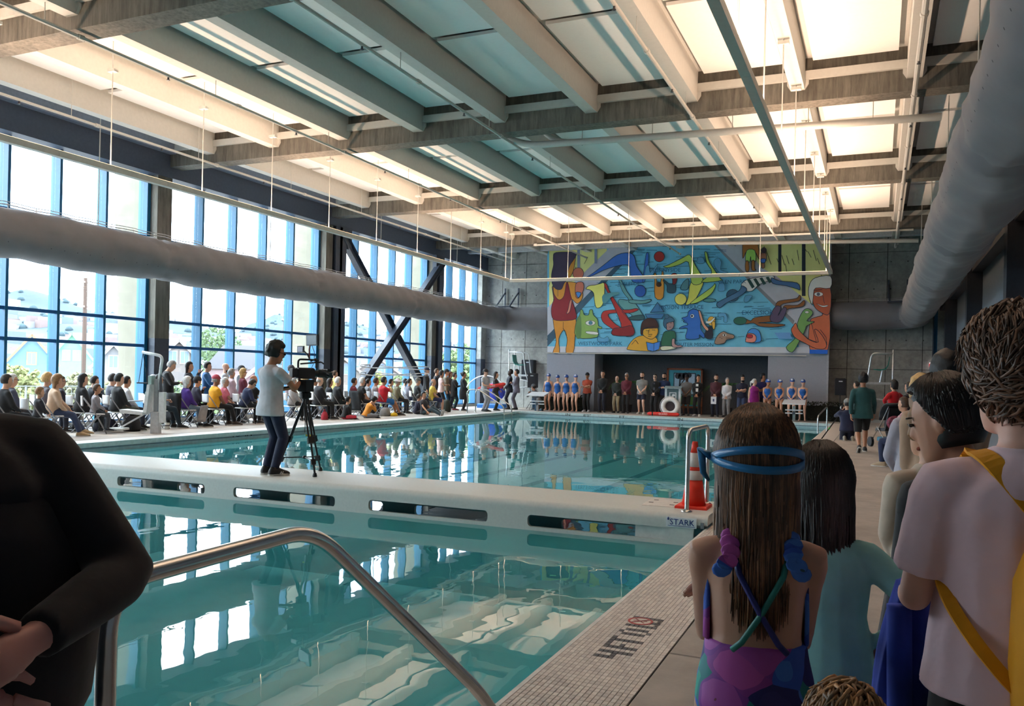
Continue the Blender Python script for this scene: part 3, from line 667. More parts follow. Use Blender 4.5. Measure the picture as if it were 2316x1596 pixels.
# ================================================================ MURAL (flat paint on the upper wall)
def mural():
    YP = 36.19
    root = thing('mural', 'wide painted mural of swimmers and pool animals over the recess', 'mural', (-7.96, YP, 2.62))
    o0 = root.location
    def P(x, y):            # coordinates of the study grid on the wall plane
        q = ony(1220+x/3.4059, 540+y/3.4059, YP); return (q.x-o0.x, q.z-o0.z)
    layer = [0]
    c_line = M((34,52,72), .7)
    def smooth(pts, k=3):
        out = []; n = len(pts)
        for i in range(n):
            p0, p1, p2, p3 = (np.array(pts[(i+j) % n], float) for j in (-1, 0, 1, 2))
            for t in np.arange(0, 1, 1/k):
                out.append(tuple(.5*((2*p1)+(-p0+p2)*t+(2*p0-5*p1+4*p2-p3)*t*t+(-p0+3*p1-3*p2+p3)*t**3)))
        return out
    def shape(name, pts, col, line=.022, sm=True, par=None):
        layer[0] += 1; y = -.0012*layer[0]; col = tuple(min(255, int(c*1.14+12)) for c in col)
        q = [P(*p) for p in (smooth(pts) if sm else pts)]
        me = MB()
        if line:                               # outline as a slightly larger shape behind
            n = len(q); L = MB()
            for i in range(n):
                a = V((q[i][0],0,q[i][1])); b = V((q[(i+1) % n][0],0,q[(i+1) % n][1])); d = b-a
                if d.length < 1e-6: continue
                d.normalize(); nn = V((-d.z,0,d.x))*line/2; e = d*line*.4
                L.add([a-nn-e+V((0,y-.0006,0)), b-nn+e+V((0,y-.0006,0)), b+nn+e+V((0,y-.0006,0)), a+nn-e+V((0,y-.0006,0))], [(0,1,2,3)])
        me.add([(a,y,b) for a,b in q], [tuple(range(len(q)))])
        o = me.build(name, M(col, .7, var=.05, scale=3), par or root)
        if line: L.build('outline', c_line, o)
        return o
    def disc(name, x, y, rx, ry, col, line=.02, par=None):
        return shape(name, [(x+rx*math.cos(t), y+ry*math.sin(t)) for t in np.linspace(0,2*math.pi,17)[:-1]], col, line, False, par)
    bl, gr, yl = (98,176,208), (168,172,186), (214,220,138)
    shape('painted_water', [(60,20),(2240,-40),(2222,835),(62,830)], bl, 0, False)
    shape('painted_window', [(75,-20),(520,-20),(520,95),(75,545)], yl, 0, False)
    shape('painted_deck', [(520,90),(640,-20),(810,-20),(62,800),(62,530)], gr, 0, False)
    shape('painted_stripe', [(700,92),(745,60),(800,-20),(830,-20),(735,95),(62,830),(62,745)], (52,82,104), 0, False)
    shape('painted_window', [(1560,-20),(2245,-40),(2243,560),(2075,490),(1700,215)], yl, 0, False)
    shape('painted_deck', [(1280,-20),(1560,-20),(1700,215),(1830,290),(2090,500),(2240,620),(2222,835),(2000,835),(1955,650),(1540,240)], gr, 0, False)
    shape('painted_kerb', [(1280,-20),(1300,-20),(1560,240),(1965,630),(1955,660),(1540,250)], (120,126,140), 0, False)
    shape('painted_ledge', [(62,828),(2082,834),(2082,880),(62,872)], (186,190,202), 0, False)
    for x0, x1, y1 in ((1840,1864,262), (2022,2050,440)): shape('painted_mullion', [(x0,-20),(x1,-20),(x1,y1),(x0,y1)], (26,36,52), 0, False)
    for x0, x1, y1 in ((292,314,230), (425,446,190)): shape('painted_mullion', [(x0,20),(x1,20),(x1,y1),(x0,y1)], (120,130,156), 0, False)
    # hatch strokes on the windows and ripples on the water
    rnd = random.Random(5); hb = MB(); rb = MB()
    def stroke(mb, x, y, dx, dy, w):
        a = V((P(x,y)[0],0,P(x,y)[1])); b = V((P(x+dx,y+dy)[0],0,P(x+dx,y+dy)[1])); d = (b-a).normalized(); nn = V((-d.z,0,d.x))*w/2; yy = V((0,-.0012*(layer[0]+2),0))
        mb.add([a-nn+yy, b-nn+yy, b+nn+yy, a+nn+yy], [(0,1,2,3)])
    for _ in range(46):
        x = rnd.uniform(1640,2200); y = rnd.uniform(40,400)
        if y < (x-1640)*.62+60: stroke(hb, x, y, rnd.uniform(12,28), rnd.uniform(40,85), .02)
    for _ in range(30):
        x = rnd.uniform(85,480); y = rnd.uniform(60,520)
        if y < 480-(x-85)*.95: stroke(hb, x, y, -rnd.uniform(14,30), rnd.uniform(30,70), .02)
    for _ in range(150):
        y = rnd.uniform(60,800); x = rnd.uniform(max(90, 700-y*.8), min(1900, 1340+y*.75))
        stroke(rb, x, y, rnd.uniform(40,130), rnd.uniform(-6,2), .018)
    layer[0] += 2
    o = hb.build('hatch_stroke', M((66,72,52), .7), root); o['kind'] = 'stuff'
    o = rb.build('ripple_stroke', M((52,112,158), .7), root); o['kind'] = 'stuff'
    br, dk, ma, re, bu = (198,134,52), (58,50,74), (126,32,42), (166,48,46), (42,98,182)
    # woman seen from behind with a baby
    w = shape('painted_woman', [(112,345),(300,340),(335,420),(325,470),(290,498),(250,470),(283,615),(275,750),(262,874),(205,874),(215,780),(192,700),(150,770),(155,874),(105,874),(130,790),(105,620),(110,460)], br)
    shape('suit', [(108,345),(112,420),(150,470),(190,440),(207,345),(222,345),(240,430),(262,500),(280,560),(283,615),(190,630),(110,620),(92,560),(100,500),(115,460),(104,400)], ma, par=w)
    shape('face', [(275,120),(272,200),(255,265),(222,300),(195,215),(205,170)], br, par=w)
    shape('hair', [(108,140),(130,106),(278,106),(272,150),(238,200),(222,250),(215,310),(190,345),(170,388),(128,385),(98,340),(95,270),(110,200)], dk, par=w)
    b = disc('painted_baby', 300, 266, 42, 44, (186,106,86)); shape('body', [(282,345),(335,335),(342,390),(305,455),(280,440)], (186,106,86), par=b); shape('trunks', [(283,412),(322,416),(300,455)], (64,124,196), par=b); shape('leg', [(252,470),(235,560),(210,575),(222,545),(236,480)], (196,124,104), par=b)
    # green animal
    g = shape('painted_creature', [(285,757),(285,640),(312,585),(316,550),(334,548),(346,584),(380,586),(388,550),(410,548),(416,584),(448,620),(456,668),(482,680),(476,694),(448,690),(446,757)], (124,160,86))
    shape('shade', [(285,757),(285,640),(316,590),(325,660),(320,757)], (90,124,74), 0, par=g)
    disc('eye', 394, 648, 38, 20, (226,226,206), .015, g); disc('iris', 396, 647, 15, 15, (74,124,150), .01, g); shape('mouth', [(362,712),(446,718),(446,738),(372,730)], (230,230,226), .012, par=g)
    # legs above water
    q = shape('painted_teal_legs', [(608,292),(636,330),(672,400),(722,470),(782,560),(803,622),(690,622),(716,590),(668,560),(612,500),(622,465),(690,470),(640,400)], (92,150,154)); shape('foot', [(700,470),(790,475),(855,466),(856,482),(800,500),(700,494)], (92,150,154), par=q); shape('trunks', [(682,622),(700,602),(750,590),(802,588),(800,622)], (44,84,90), par=q)
    q = shape('painted_red_legs', [(568,742),(570,700),(500,650),(478,605),(486,570),(512,553),(600,545),(690,546),(745,536),(764,548),(700,572),(600,570),(530,585),(580,650),(640,690),(715,742)], re); shape('raised_leg', [(490,338),(520,350),(540,400),(612,515),(680,600),(718,665),(725,742),(650,742),(625,640),(585,540),(520,400)], re, par=q); shape('trunks', [(568,742),(572,692),(640,682),(716,670),(725,742)], (124,34,40), par=q)
    shape('painted_tail', [(360,385),(385,362),(430,356),(470,346),(502,346),(500,460),(480,520),(440,530),(425,470),(420,420),(395,395)], (222,216,112))
    q = shape('painted_blue_diver', [(360,300),(410,268),(500,200),(600,125),(690,108),(735,140),(750,210),(800,285),(800,335),(720,330),(700,250),(690,205),(620,205),(500,240),(420,280)], (52,104,192)); shape('arm', [(798,330),(812,200),(824,120),(838,106),(843,150),(832,250),(815,320)], (52,104,192), par=q); disc('head', 778, 402, 43, 46, (38,86,170), .02, q)
    disc('painted_ball', 925, 138, 40, 40, (160,46,44))
    q = shape('painted_swimmer', [(893,450),(890,300),(884,272),(900,268),(908,340),(935,340),(944,262),(958,264),(956,450)], br); disc('hair', 922, 352, 20, 18, (60,40,30), .01, q)
    q = shape('painted_swimmer', [(988,412),(984,360),(955,325),(965,318),(1000,345),(1046,350),(1048,412)], (36,72,90)); shape('hair', [(1014,280),(1040,264),(1062,280),(1056,340),(1030,352),(1026,310)], (122,34,42), par=q)
    q = shape('painted_acrobat', [(1170,335),(1262,330),(1240,400),(1192,480),(1130,510),(1148,450)], (206,206,96)); shape('leg', [(958,215),(1000,200),(1100,150),(1160,125),(1200,200),(1262,310),(1230,352),(1172,335),(1150,180),(1080,200),(1000,222)], (168,196,92), par=q); shape('leg', [(1275,106),(1292,110),(1312,180),(1390,300),(1402,322),(1250,334),(1330,262),(1290,185)], (168,196,92), par=q); shape('arm', [(1168,492),(1330,372),(1350,345),(1358,366),(1320,430),(1222,490)], (168,196,92), par=q); disc('head', 1090, 466, 46, 44, (222,206,104), .02, q)
    shape('painted_fin', [(1090,388),(1110,335),(1150,310),(1145,388)], (72,122,138)); disc('painted_float', 1312, 474, 48, 14, (78,140,144)); 
    q = shape('painted_striped_diver', [(1556,352),(1620,308),(1790,285),(1802,310),(1700,350),(1640,402),(1590,398)], (226,228,226)); disc('head', 1490, 436, 48, 46, (46,84,112), .02, q); shape('arms', [(1560,362),(1600,390),(1550,440),(1440,495),(1390,532),(1368,498),(1440,455),(1540,400)], (66,108,150), par=q); shape('leg', [(1790,300),(1850,325),(1985,340),(2008,392),(1980,385),(1900,362),(1800,345)], (60,100,150), par=q)
    for k in range(4): shape('stripe', [(1600+48*k,316-6*k),(1622+48*k,310-6*k),(1660+44*k,370-12*k),(1640+44*k,384-14*k)], (32,66,66), 0, False, q)
    q = shape('painted_boat', [(818,580),(965,578),(945,615),(835,612)], (58,112,160), sm=False); shape('sail', [(912,490),(858,568),(962,562)], (58,112,160), sm=False, par=q)
    q = shape('painted_floating_man', [(1590,620),(1630,632),(1660,608),(1780,592),(1860,600),(1850,632),(1780,640),(1690,648),(1875,658),(1880,670),(1800,680),(1700,674),(1650,648),(1590,655)], (120,76,40)); disc('cap', 1548, 632, 50, 30, (34,92,78), .02, q); shape('legs', [(1822,520),(1836,486),(1890,472),(1980,460),(2002,436),(2014,446),(1998,480),(1880,500),(1850,530)], (120,76,40), par=q); shape('legs', [(1880,530),(1900,512),(1990,510),(2036,476),(2046,486),(2030,522),(1920,540),(1890,560)], (120,76,40), par=q); shape('trunks', [(1780,594),(1822,520),(1862,530),(1840,590),(1880,532),(1906,545),(1862,636),(1790,638)], (78,66,94), par=q)
    q = shape('painted_dolphin', [(1130,768),(1142,690),(1082,692),(1100,676),(1142,664),(1140,650),(1112,640),(1118,628),(1100,610),(1142,596),(1152,560),(1190,542),(1230,560),(1246,620),(1244,690),(1275,740),(1268,766),(1235,740),(1228,768)], bu); disc('eye', 1180, 595, 15, 15, (236,236,236), .01, q); disc('pupil', 1178, 595, 8, 9, (24,34,66), 0, q)
    q = shape('painted_child', [(1283,763),(1284,705),(1300,684),(1330,684),(1336,763)], (34,36,50)); disc('hair', 1328, 634, 30, 36, (206,158,62), .015, q); shape('hair_tail', [(1330,640),(1356,640),(1352,695),(1338,690)], (206,158,62), par=q); shape('arm', [(1228,560),(1244,562),(1272,650),(1306,694),(1292,708),(1256,662)], (206,150,126), par=q); shape('goggles', [(1286,634),(1320,632),(1352,604),(1354,614),(1322,650),(1288,650)], (220,226,220), .01, par=q)
    q = shape('painted_seal', [(1353,808),(1375,745),(1420,714),(1455,730),(1500,742),(1496,768),(1445,778),(1424,806)], (150,120,104)); disc('eye', 1428, 742, 16, 10, (236,232,220), .01, q); disc('pupil', 1429, 742, 6, 8, (60,40,30), 0, q)
    q = shape('painted_capped_head', [(1597,795),(1602,735),(1620,702),(1655,690),(1692,708),(1708,750),(1700,795)], (58,130,206)); shape('face', [(1597,795),(1592,778),(1604,730),(1650,732),(1672,756),(1660,795)], (206,126,116), par=q); shape('goggles', [(1602,738),(1640,740),(1640,762),(1604,762)], (168,42,52), par=q)
    q = shape('painted_reader', [(682,838),(730,772),(800,745),(900,758),(918,810),(942,850),(860,866),(700,856)], (202,152,52)); shape('face', [(798,690),(905,680),(916,730),(872,773),(822,757),(792,722)], (202,152,52), par=q); shape('hair', [(786,735),(785,690),(798,640),(842,611),(898,622),(921,672),(905,688),(812,694),(800,735)], (58,36,34), par=q); k = shape('book', [(828,795),(878,806),(936,790),(926,850),(880,868),(838,856)], (62,122,206), sm=False, par=q)
    q = shape('painted_girl', [(944,826),(955,742),(976,714),(1044,714),(1052,772),(1030,790),(1028,826)], (36,90,70)); shape('face', [(975,640),(1030,632),(1040,672),(1018,700),(985,700)], (146,118,120), par=q); shape('hair', [(962,670),(962,630),(985,606),(1020,604),(1044,634),(985,650),(984,690)], (52,92,120), par=q); disc('bun', 985, 598, 17, 17, (52,92,120), .015, q); shape('skirt', [(944,828),(1040,828),(1068,834),(1040,848),(950,860)], (226,232,186), par=q); shape('arm', [(1026,775),(1046,772),(1050,812),(1105,822),(1090,834),(1030,832)], (166,130,130), par=q)
    q = shape('painted_man', [(2085,645),(2120,608),(2180,590),(2180,560),(2236,560),(2224,852),(2085,850)], (186,98,68)); shape('face', [(2118,372),(2240,372),(2236,575),(2168,566),(2118,520),(2106,450)], (170,84,58), par=q); shape('hair', [(2074,430),(2084,350),(2128,302),(2243,288),(2242,380),(2130,380),(2112,440),(2102,510)], (214,216,214), par=q); disc('eye', 2152, 428, 34, 17, (236,236,236), .012, q); disc('iris', 2150, 428, 13, 13, (74,84,104), 0, q); shape('smile', [(2136,500),(2180,516),(2220,512),(2218,522),(2180,526)], (240,240,236), .01, par=q)
    shape('trunks', [(2082,852),(2222,855),(2220,887),(2082,885)], (24,92,196), 0, False, q)
    f = shape('painted_fish', [(1903,836),(1962,778),(1996,730),(1990,650),(2030,560),(2068,538),(2104,560),(2100,588),(2062,632),(2120,640),(2060,672),(2050,700),(2004,790),(1950,874)], (106,152,86)); disc('eye', 2062, 566, 16, 9, (230,232,220), .01, f)
    shape('forearm', [(1942,705),(1958,672),(1978,650),(1994,692),(2030,735),(2085,780),(2150,795),(2120,700),(2160,720),(2210,800),(2200,845),(2130,845),(2040,800),(1970,760)], (186,98,68), par=q)
    q = shape('painted_walker', [(1578,-10),(1668,-10),(1702,150),(1690,150),(1660,100),(1600,100),(1580,140),(1568,140)], (152,98,44)); shape('shorts', [(1600,92),(1662,92),(1668,172),(1636,176),(1630,140),(1622,182),(1592,178)], (146,196,92), par=q); shape('legs', [(1592,178),(1614,178),(1618,240),(1606,258),(1590,240)], (152,98,44), par=q); shape('legs', [(1638,176),(1660,172),(1662,230),(1672,244),(1640,244)], (152,98,44), par=q)
    q = shape('painted_small_walker', [(1708,115),(1748,115),(1750,170),(1736,175),(1738,222),(1714,226),(1712,175),(1704,170)], (146,92,66)); disc('hair', 1732, 92, 20, 22, (46,30,36), .012, q); shape('shorts', [(1710,158),(1744,158),(1740,186),(1712,186)], (48,96,180), par=q)
    ln = MB()
    for x, y, dx, dy in ((822,688,28,-8),(862,682,30,-8),(825,706,26,3),(870,702,28,2),(850,700,-6,32),(845,738,30,-2),(842,752,24,0),(888,805,-2,62),(716,815,30,-35),(746,780,22,30),(150,390,0,55),(192,640,-2,60),(192,690,30,75),(2095,645,40,150),(2135,795,-70,-25),(2165,700,45,60),(2210,760,6,60),(2185,440,12,60),(2120,400,60,-8),(985,652,16,0),(1010,650,16,-2),(1005,682,14,0),(1440,764,50,4),(1390,760,10,-3),(1405,768,8,0),(600,590,40,70),(640,560,60,70),(905,340,30,0),(1100,630,38,6)):
        stroke(ln, x, y, dx, dy, .018)
    layer[0] += 1; o = ln.build('face_line', c_line, root); o['kind'] = 'stuff'
    # smaller line creatures and the place names
    for pts in ([(1220,190),(1225,150),(1262,148),(1275,188)], [(1355,215),(1350,170),(1385,150),(1405,185),(1400,240),(1460,262),(1395,262)], [(1380,580),(1400,572),(1440,580),(1452,640),(1425,640),(1425,600),(1385,604)], [(1580,486),(1590,440),(1640,438),(1630,460),(1608,486)], [(1380,400),(1395,335),(1425,340),(1430,400)], [(820,300),(826,220),(850,210),(860,260),(918,196),(880,280)], [(458,790),(462,755),(500,768),(532,752),(540,790)]):
        shape('painted_sketch', pts, (84,150,192), .012)
    shape('painted_patch', [(1812,724),(1930,722),(1950,770),(1850,772)], (92,146,204), 0, False)
    shape('painted_green_patch', [(500,430),(610,412),(615,430),(560,450),(520,495),(495,490)], (74,134,146), 0)
    ct = M((48,104,160), .7)
    layer[0] += 2
    for s, x, y, h in (('SUNNYSIDE', 984, 246, 30), ('INGLESIDE', 695, 348, 26), ('MISSION TERRACE', 1095, 530, 30), ('WESTWOOD PARK', 474, 808, 30), ('OUTER MISSION', 1202, 816, 28), ('EXCELSIOR', 1682, 571, 32), ('GLEN PARK', 1488, 334, 28)):
        a = P(x, y); text(s, h*.0078, ct, root, (a[0], -.0012*layer[0], a[1]), (math.radians(90),0,0), 'place_name')
mural()
# ================================================================ PEOPLE
TMP = bpy.data.scenes.new('workbench'); TVL = TMP.view_layers[0]
def fuse(mb, voxel, smooth=2, mats=()):
    me = bpy.data.meshes.new('tmp'); me.from_pydata(mb.v, [], mb.f); me.update()
    bm = bmesh.new(); bm.from_mesh(me); bmesh.ops.recalc_face_normals(bm, faces=bm.faces); bm.to_mesh(me); bm.free()
    o = bpy.data.objects.new('tmp', me); TMP.collection.objects.link(o)
    r = o.modifiers.new('r', 'REMESH'); r.mode = 'VOXEL'; r.voxel_size = voxel; r.use_smooth_shade = True
    if smooth:
        s = o.modifiers.new('s', 'SMOOTH'); s.factor = .5; s.iterations = smooth
    TVL.update(); dg = TVL.depsgraph
    out = bpy.data.meshes.new_from_object(o.evaluated_get(dg))
    bpy.data.objects.remove(o); bpy.data.meshes.remove(me)
    out.materials.clear()
    for m in mats: out.materials.append(m)
    out.polygons.foreach_set('use_smooth', [True]*len(out.polygons))
    return out
def joined(me, parts):               # append unfused extra shapes, each (MB, material index)
    if not parts: return me
    bm = bmesh.new(); bm.from_mesh(me)
    for mb, mi in parts:
        vs = [bm.verts.new(p) for p in mb.v]
        for f in mb.f:
            try: q = bm.faces.new([vs[i] for i in f]); q.material_index = mi; q.smooth = True
            except ValueError: pass
    bm.to_mesh(me); bm.free(); return me
def ik(a, t, l1, l2, hint):
    a = V(a); t = V(t); d = t-a; L = min(max(d.length, abs(l1-l2)+.01), l1+l2-.004); u = d.normalized()
    x = (l1*l1-l2*l2+L*L)/(2*L); h = math.sqrt(max(0, l1*l1-x*x))
    w = V(hint)-u*V(hint).dot(u); w = w.normalized() if w.length > 1e-5 else u.orthogonal().normalized()
    return a+u*x+w*h, a+u*L
def interp(pts, rad, k=4):
    P, R = [], []
    for i in range(len(pts)-1):
        for j in range(k):
            t = j/k; P.append(V(pts[i]).lerp(V(pts[i+1]), t)); R.append(rad[i]*(1-t)+rad[i+1]*t)
    return P+[V(pts[-1])], R+[rad[-1]]
ARMS = {'sides': (.245,.05,-.16), 'clasp': (.03,.21,-.02), 'lap': (.07,.30,.03), 'knee': (.12,.40,.06), 'phone': (.05,.29,.20), 'camera': (.07,.26,.54), 'back': (.02,-.19,.04), 'hips': (.20,.02,.06), 'crossed': (-.07,.20,.22), 'mic': (.06,.27,.50), 'chin': (.03,.20,.46), 'reach': (.12,.45,.25), 'floorhand': (.3,.35,-.02), 'walkf': (.25,.18,-.10), 'walkb': (.25,-.14,-.12), 'tube': (.10,.24,.12)}
SKIN = {'f': (222,176,152), 'l': (206,156,128), 'm': (178,124,94), 't': (150,100,72), 'd': (92,60,46), 'k': (64,42,34)}
HAIR = {'black': (20,18,20), 'dark': (40,30,26), 'brown': (78,54,38), 'light': (142,104,68), 'blond': (196,160,104), 'grey': (150,148,146), 'white': (218,216,212), 'red': (120,60,36)}
class Person: pass
def person(label, loc, face, H=1.72, pose='stand', arms=('sides','sides'), skin='l', hair=('short','dark'), top=((90,90,100),.5), bottom=((40,44,60),1.0), shoes=(30,30,34), fat=1.0, fem=0, lean=0.0, head=(0,0), vox=.026, hs=1.0, extras=(), suit=None, group=None, shoe=True, hem=-.13, name='person', twist=0, elbow=None, targets=None, ankles=None, pz=None, loose=.022, tall_neck=0, hipshift=0, nofeet=False, root_rz=None):
    s = H/1.75
    rz = face if root_rz is None else root_rz
    root = thing(name, label, 'person', loc, rz, group)
    # ---- joints (built at 1.75 m, scaled at the end)
    if pose == 'sit': P = V((0,-.04,.45/s+.10)); ank = [V((.11,.40,.085)), V((-.11,.36,.085))]; kh = V((0,.3,1)); lean = lean or 4
    elif pose == 'floor': P = V((0,0,.125)); ank = [V((-.10,.36,.07)), V((.12,.44,.07))]; kh = None; lean = lean or 14
    elif pose == 'legsout': P = V((0,0,.125)); ank = [V((.10,.80,.07)), V((-.10,.74,.07))]; kh = V((0,0,1)); lean = lean or -6
    elif pose == 'kneel': P = V((0,-.10,.30)); ank = [V((.10,-.32,.06)), V((-.10,-.32,.06))]; kh = V((0,1,-.4)); lean = lean or 8
    elif pose == 'kneel1': P = V((0,-.05,.42)); ank = [V((.12,.30,.085)), V((-.12,-.42,.06))]; kh = V((0,1,.1)); lean = lean or 30
    elif pose == 'walk': P = V((0,0,.91)); ank = [V((.09,.22,.085)), V((-.09,-.30,.13))]; kh = V((0,1,0))
    else: P = V((hipshift,0,.925)); ank = [V((.105,.0,.085)), V((-.105,.03,.085))]; kh = V((0,1,0))
    if pz: P.z = pz
    if ankles: ank = [V(a) for a in ankles]
    L = math.radians(lean); tw = math.radians(twist)
    rt = V((math.cos(tw), math.sin(tw), 0)); fw0 = V((-math.sin(tw), math.cos(tw), 0))
    up = fw0*math.sin(L)+V((0,0,1))*math.cos(L); fw = fw0*math.cos(L)-V((0,0,1))*math.sin(L)
    T = lambda x, y, z: P+rt*x+fw*y+up*z
    sw = .158 if fem else .178
    F_ = fat
    tors = [(-.10,.115,.10,0),(-.03,.168,.118,-.01),(.06,.155,.108,0),(.17,.132 if fem else .140,.100,.005),(.29,.145 if fem else .152,.112+.012*fem,.01+.012*fem),(.355,.148 if fem else .163,.112,.0),(.405,.128 if fem else .145,.100,-.008),(.450,.090,.080,-.014),(.500,.060,.060,-.016)]
    def section(z, rx, ry, yo, o=0.0, zo=0.0, n=16, sq=2.25):
        out = []
        for j in range(n):
            a = 2*math.pi*j/n; c, d = math.cos(a), math.sin(a)
            k = (abs(c)**sq+abs(d)**sq)**(-1/sq)
            f_ = F_ if z < .40 else 1+(F_-1)*.4
            out.append(T(c*k*(rx*f_+o), yo+d*k*(ry*f_+o)+(F_-1)*.06*(1 if (d > 0 and z < .3) else 0), z+zo))
        return out
    S = [T(sw*(1+(F_-1)*.3),-.01,.412), T(-sw*(1+(F_-1)*.3),-.01,.412)]
    Hp = [P+rt*.088+up*(-.035), P-rt*.088+up*(-.035)]
    # head frame
    hy, hp = math.radians(head[0]), math.radians(head[1])+L*.45
    hf = V((-math.sin(hy+tw)*math.cos(hp), math.cos(hy+tw)*math.cos(hp), -math.sin(hp))); hr = hf.cross(V((0,0,1))).normalized(); hu = hr.cross(hf).normalized()
    hs = hs*1.09; nb = T(0,-.015,.482); hc = nb+hu*(.155*hs+.01)+hf*.028
    Hh = lambda x, y, z: hc+hr*(x*hs)+hf*(y*hs)+hu*(z*hs)
    # ---- arms
    AR = []
    for i, sg in ((0,1),(1,-1)):
        key = arms[i]
        tv = V(targets[i]) if targets and targets[i] is not None else None
        if tv is None:
            a = ARMS[key]; x = a[0]
            if key == 'crossed' and sg < 0: a = (a[0], a[1]+.04, a[2]-.05)
            tv = T(sg*x, a[1], a[2])
        hint = V((sg*.9,-.55,-.5)) if key not in ('hips','back','camera','mic') else {'hips': V((sg*1,-.35,-.1)), 'back': V((sg*1,-.55,-.3)), 'camera': V((sg*.8,.1,-.8)), 'mic': V((sg*.6,.2,-.9))}[key]
        if elbow and elbow[i] is not None: hint = V(elbow[i])
        hint = rt*hint.x+fw0*hint.y+V((0,0,1))*hint.z
        el, wr = ik(S[i], tv, .285, .255, hint)
        AR.append((S[i], el, wr))
    LG = []
    for i, sg in ((0,1),(1,-1)):
        h = kh
        if pose == 'floor': h = V((sg*1.0,.35,.12))
        if pose == 'kneel1': h = V((0,.6,1)) if i == 0 else V((0,.5,-1))
        k, a = ik(Hp[i], ank[i], .43, .42, h)
        LG.append((Hp[i], k, a))
    # ---- body
    b = MB()
    b.loftq([section(z,rx,ry,yo) for z,rx,ry,yo in tors])
    b.tube(*interp([T(0,-.02,.46), nb, hc-hu*(.05*hs)-hf*.01],[.066,.056,.054]), n=10)
    hsec = [(-.122,.026,.022,.048),(-.112,.042,.042,.040),(-.085,.055,.062,.026),(-.045,.064,.080,.010),(.0,.071,.092,.0),(.045,.074,.096,-.006),(.085,.064,.084,-.010),(.112,.040,.056,-.012),(.122,.012,.020,-.012)]
    b.loftq([[Hh(rx*math.cos(t), yo+ry*math.sin(t), z) for t in np.linspace(0,2*math.pi,15)[:-1]] for z,rx,ry,yo in hsec])
    b.loftq([[Hh(x,y,z) for x,y,z in ((-.012,.082,.028),(.012,.082,.028),(.012,.09,.028),(-.012,.09,.028))],[Hh(x,y,z) for x,y,z in ((-.018,.075,-.03),(.018,.075,-.03),(.014,.112,-.026),(-.014,.112,-.026))],[Hh(x,y,z) for x,y,z in ((-.014,.075,-.042),(.014,.075,-.042),(.010,.098,-.04),(-.010,.098,-.04))]])
    for sg in (-1, 1): b.loftq([[Hh(sg*xx, -.008+r*math.cos(t)*.8, -.005+r*1.3*math.sin(t)) for t in np.linspace(0,2*math.pi,9)[:-1]] for xx, r in ((.062,.016),(.076,.026),(.086,.018))])
    fa = 1+(F_-1)*.5
    for S_, E_, W_ in AR: b.tube(*interp([T(0,-.01,.395).lerp(S_,.5)+up*.0, S_-up*.012, S_.lerp(E_,.35), E_, E_.lerp(W_,.35), W_],[.062*fa*(1-.1*fem), .056*fa*(1-.12*fem), .046*fa*(1-.12*fem), .037, .039*(1-.08*fem), .027]), n=10)
    for h, k, a in LG: b.tube(*interp([h, h.lerp(k,.3), k, k.lerp(a,.32), k.lerp(a,.7), a],[.088*fa,.078*fa,.056,.057,.042,.036]), n=10)
    # hands: palms fuse with the arm, fingers are added after
    fing = MB()
    for i, (S_, E_, W_) in enumerate(AR):
        sg = 1 if i == 0 else -1
        d = (W_-E_).normalized()
        pn = V((-sg*.8,0,-.35)) if arms[i] not in ('hips','back') else V((0,1,0))
        pn = rt*pn.x+fw0*pn.y+V((0,0,pn.z)); pn = (pn-d*pn.dot(d)); pn = pn.normalized() if pn.length > 1e-3 else d.orthogonal().normalized()
        sd = d.cross(pn).normalized()*sg*-1
        b.loftq([[W_+d*q+sd*(w*math.cos(t))+pn*(h_*math.sin(t)) for t in np.linspace(0,2*math.pi,11)[:-1]] for q,w,h_ in ((-.01,.024,.020),(.03,.036,.017),(.07,.042,.016),(.095,.040,.013))])
        for f in range(4):
            p = W_+d*.088+sd*(.031-.0205*f); ln = (.066,.074,.069,.054)[f]; q = [p]; dd = d.copy(); cu = (.5,.6,.65,.7)[f]
            for m_ in range(3):
                dd = (dd*math.cos(cu)+pn*math.sin(cu)); p = p+dd.normalized()*ln*(.45,.32,.23)[m_]; q.append(p)
            fing.tube(q, [.0095,.009,.0082,.006], 6)
        p = W_+d*.025+sd*.032; q = [p, p+d*.028+sd*.024, p+d*.052+sd*.030+pn*.012, p+d*.070+sd*.026+pn*.024]
        fing.tube(q, [.012,.011,.0095,.007], 6)
    feet = []
    for i, (h, k, a) in enumerate(LG):
        sh = (a-k).normalized()
        if pose in ('kneel',) or (pose == 'kneel1' and i == 1): fd = V((0,-.35,-.85)); un = V((0,-1,.3))
        elif pose == 'walk' and i == 1: fd = V((0,.75,-.66)); un = V((0,.6,.75))
        elif pose in ('legsout',): fd = V((0,.35,.93)); un = V((0,-1,.3))
        elif pose == 'floor': fd = V((-.8 if i == 0 else .8,.5,-.15)); un = V((0,0,1))
        else: fd = V((.14 if i == 0 else -.14,1,0)); un = V((0,0,1))
        fd = fd.normalized(); un = (un-fd*un.dot(fd)).normalized(); sdv = fd.cross(un)
        feet.append((a, fd, un, sdv))
        b.loftq([[a+fd*q+sdv*(w*math.cos(t))+un*(zc+hh*math.sin(t)) for t in np.linspace(0,2*math.pi,11)[:-1]] for q,w,hh,zc in ((-.055,.020,.025,-.045),(-.03,.034,.045,-.035),(.03,.038,.050,-.03),(.10,.044,.034,-.046),(.155,.044,.022,-.058),(.19,.026,.014,-.064))])
    def sc(me):
        co = np.empty(len(me.vertices)*3, np.float32); me.vertices.foreach_get('co', co); me.vertices.foreach_set('co', co*s); me.update(); return me
    sk = SKIN[skin] if isinstance(skin, str) else skin
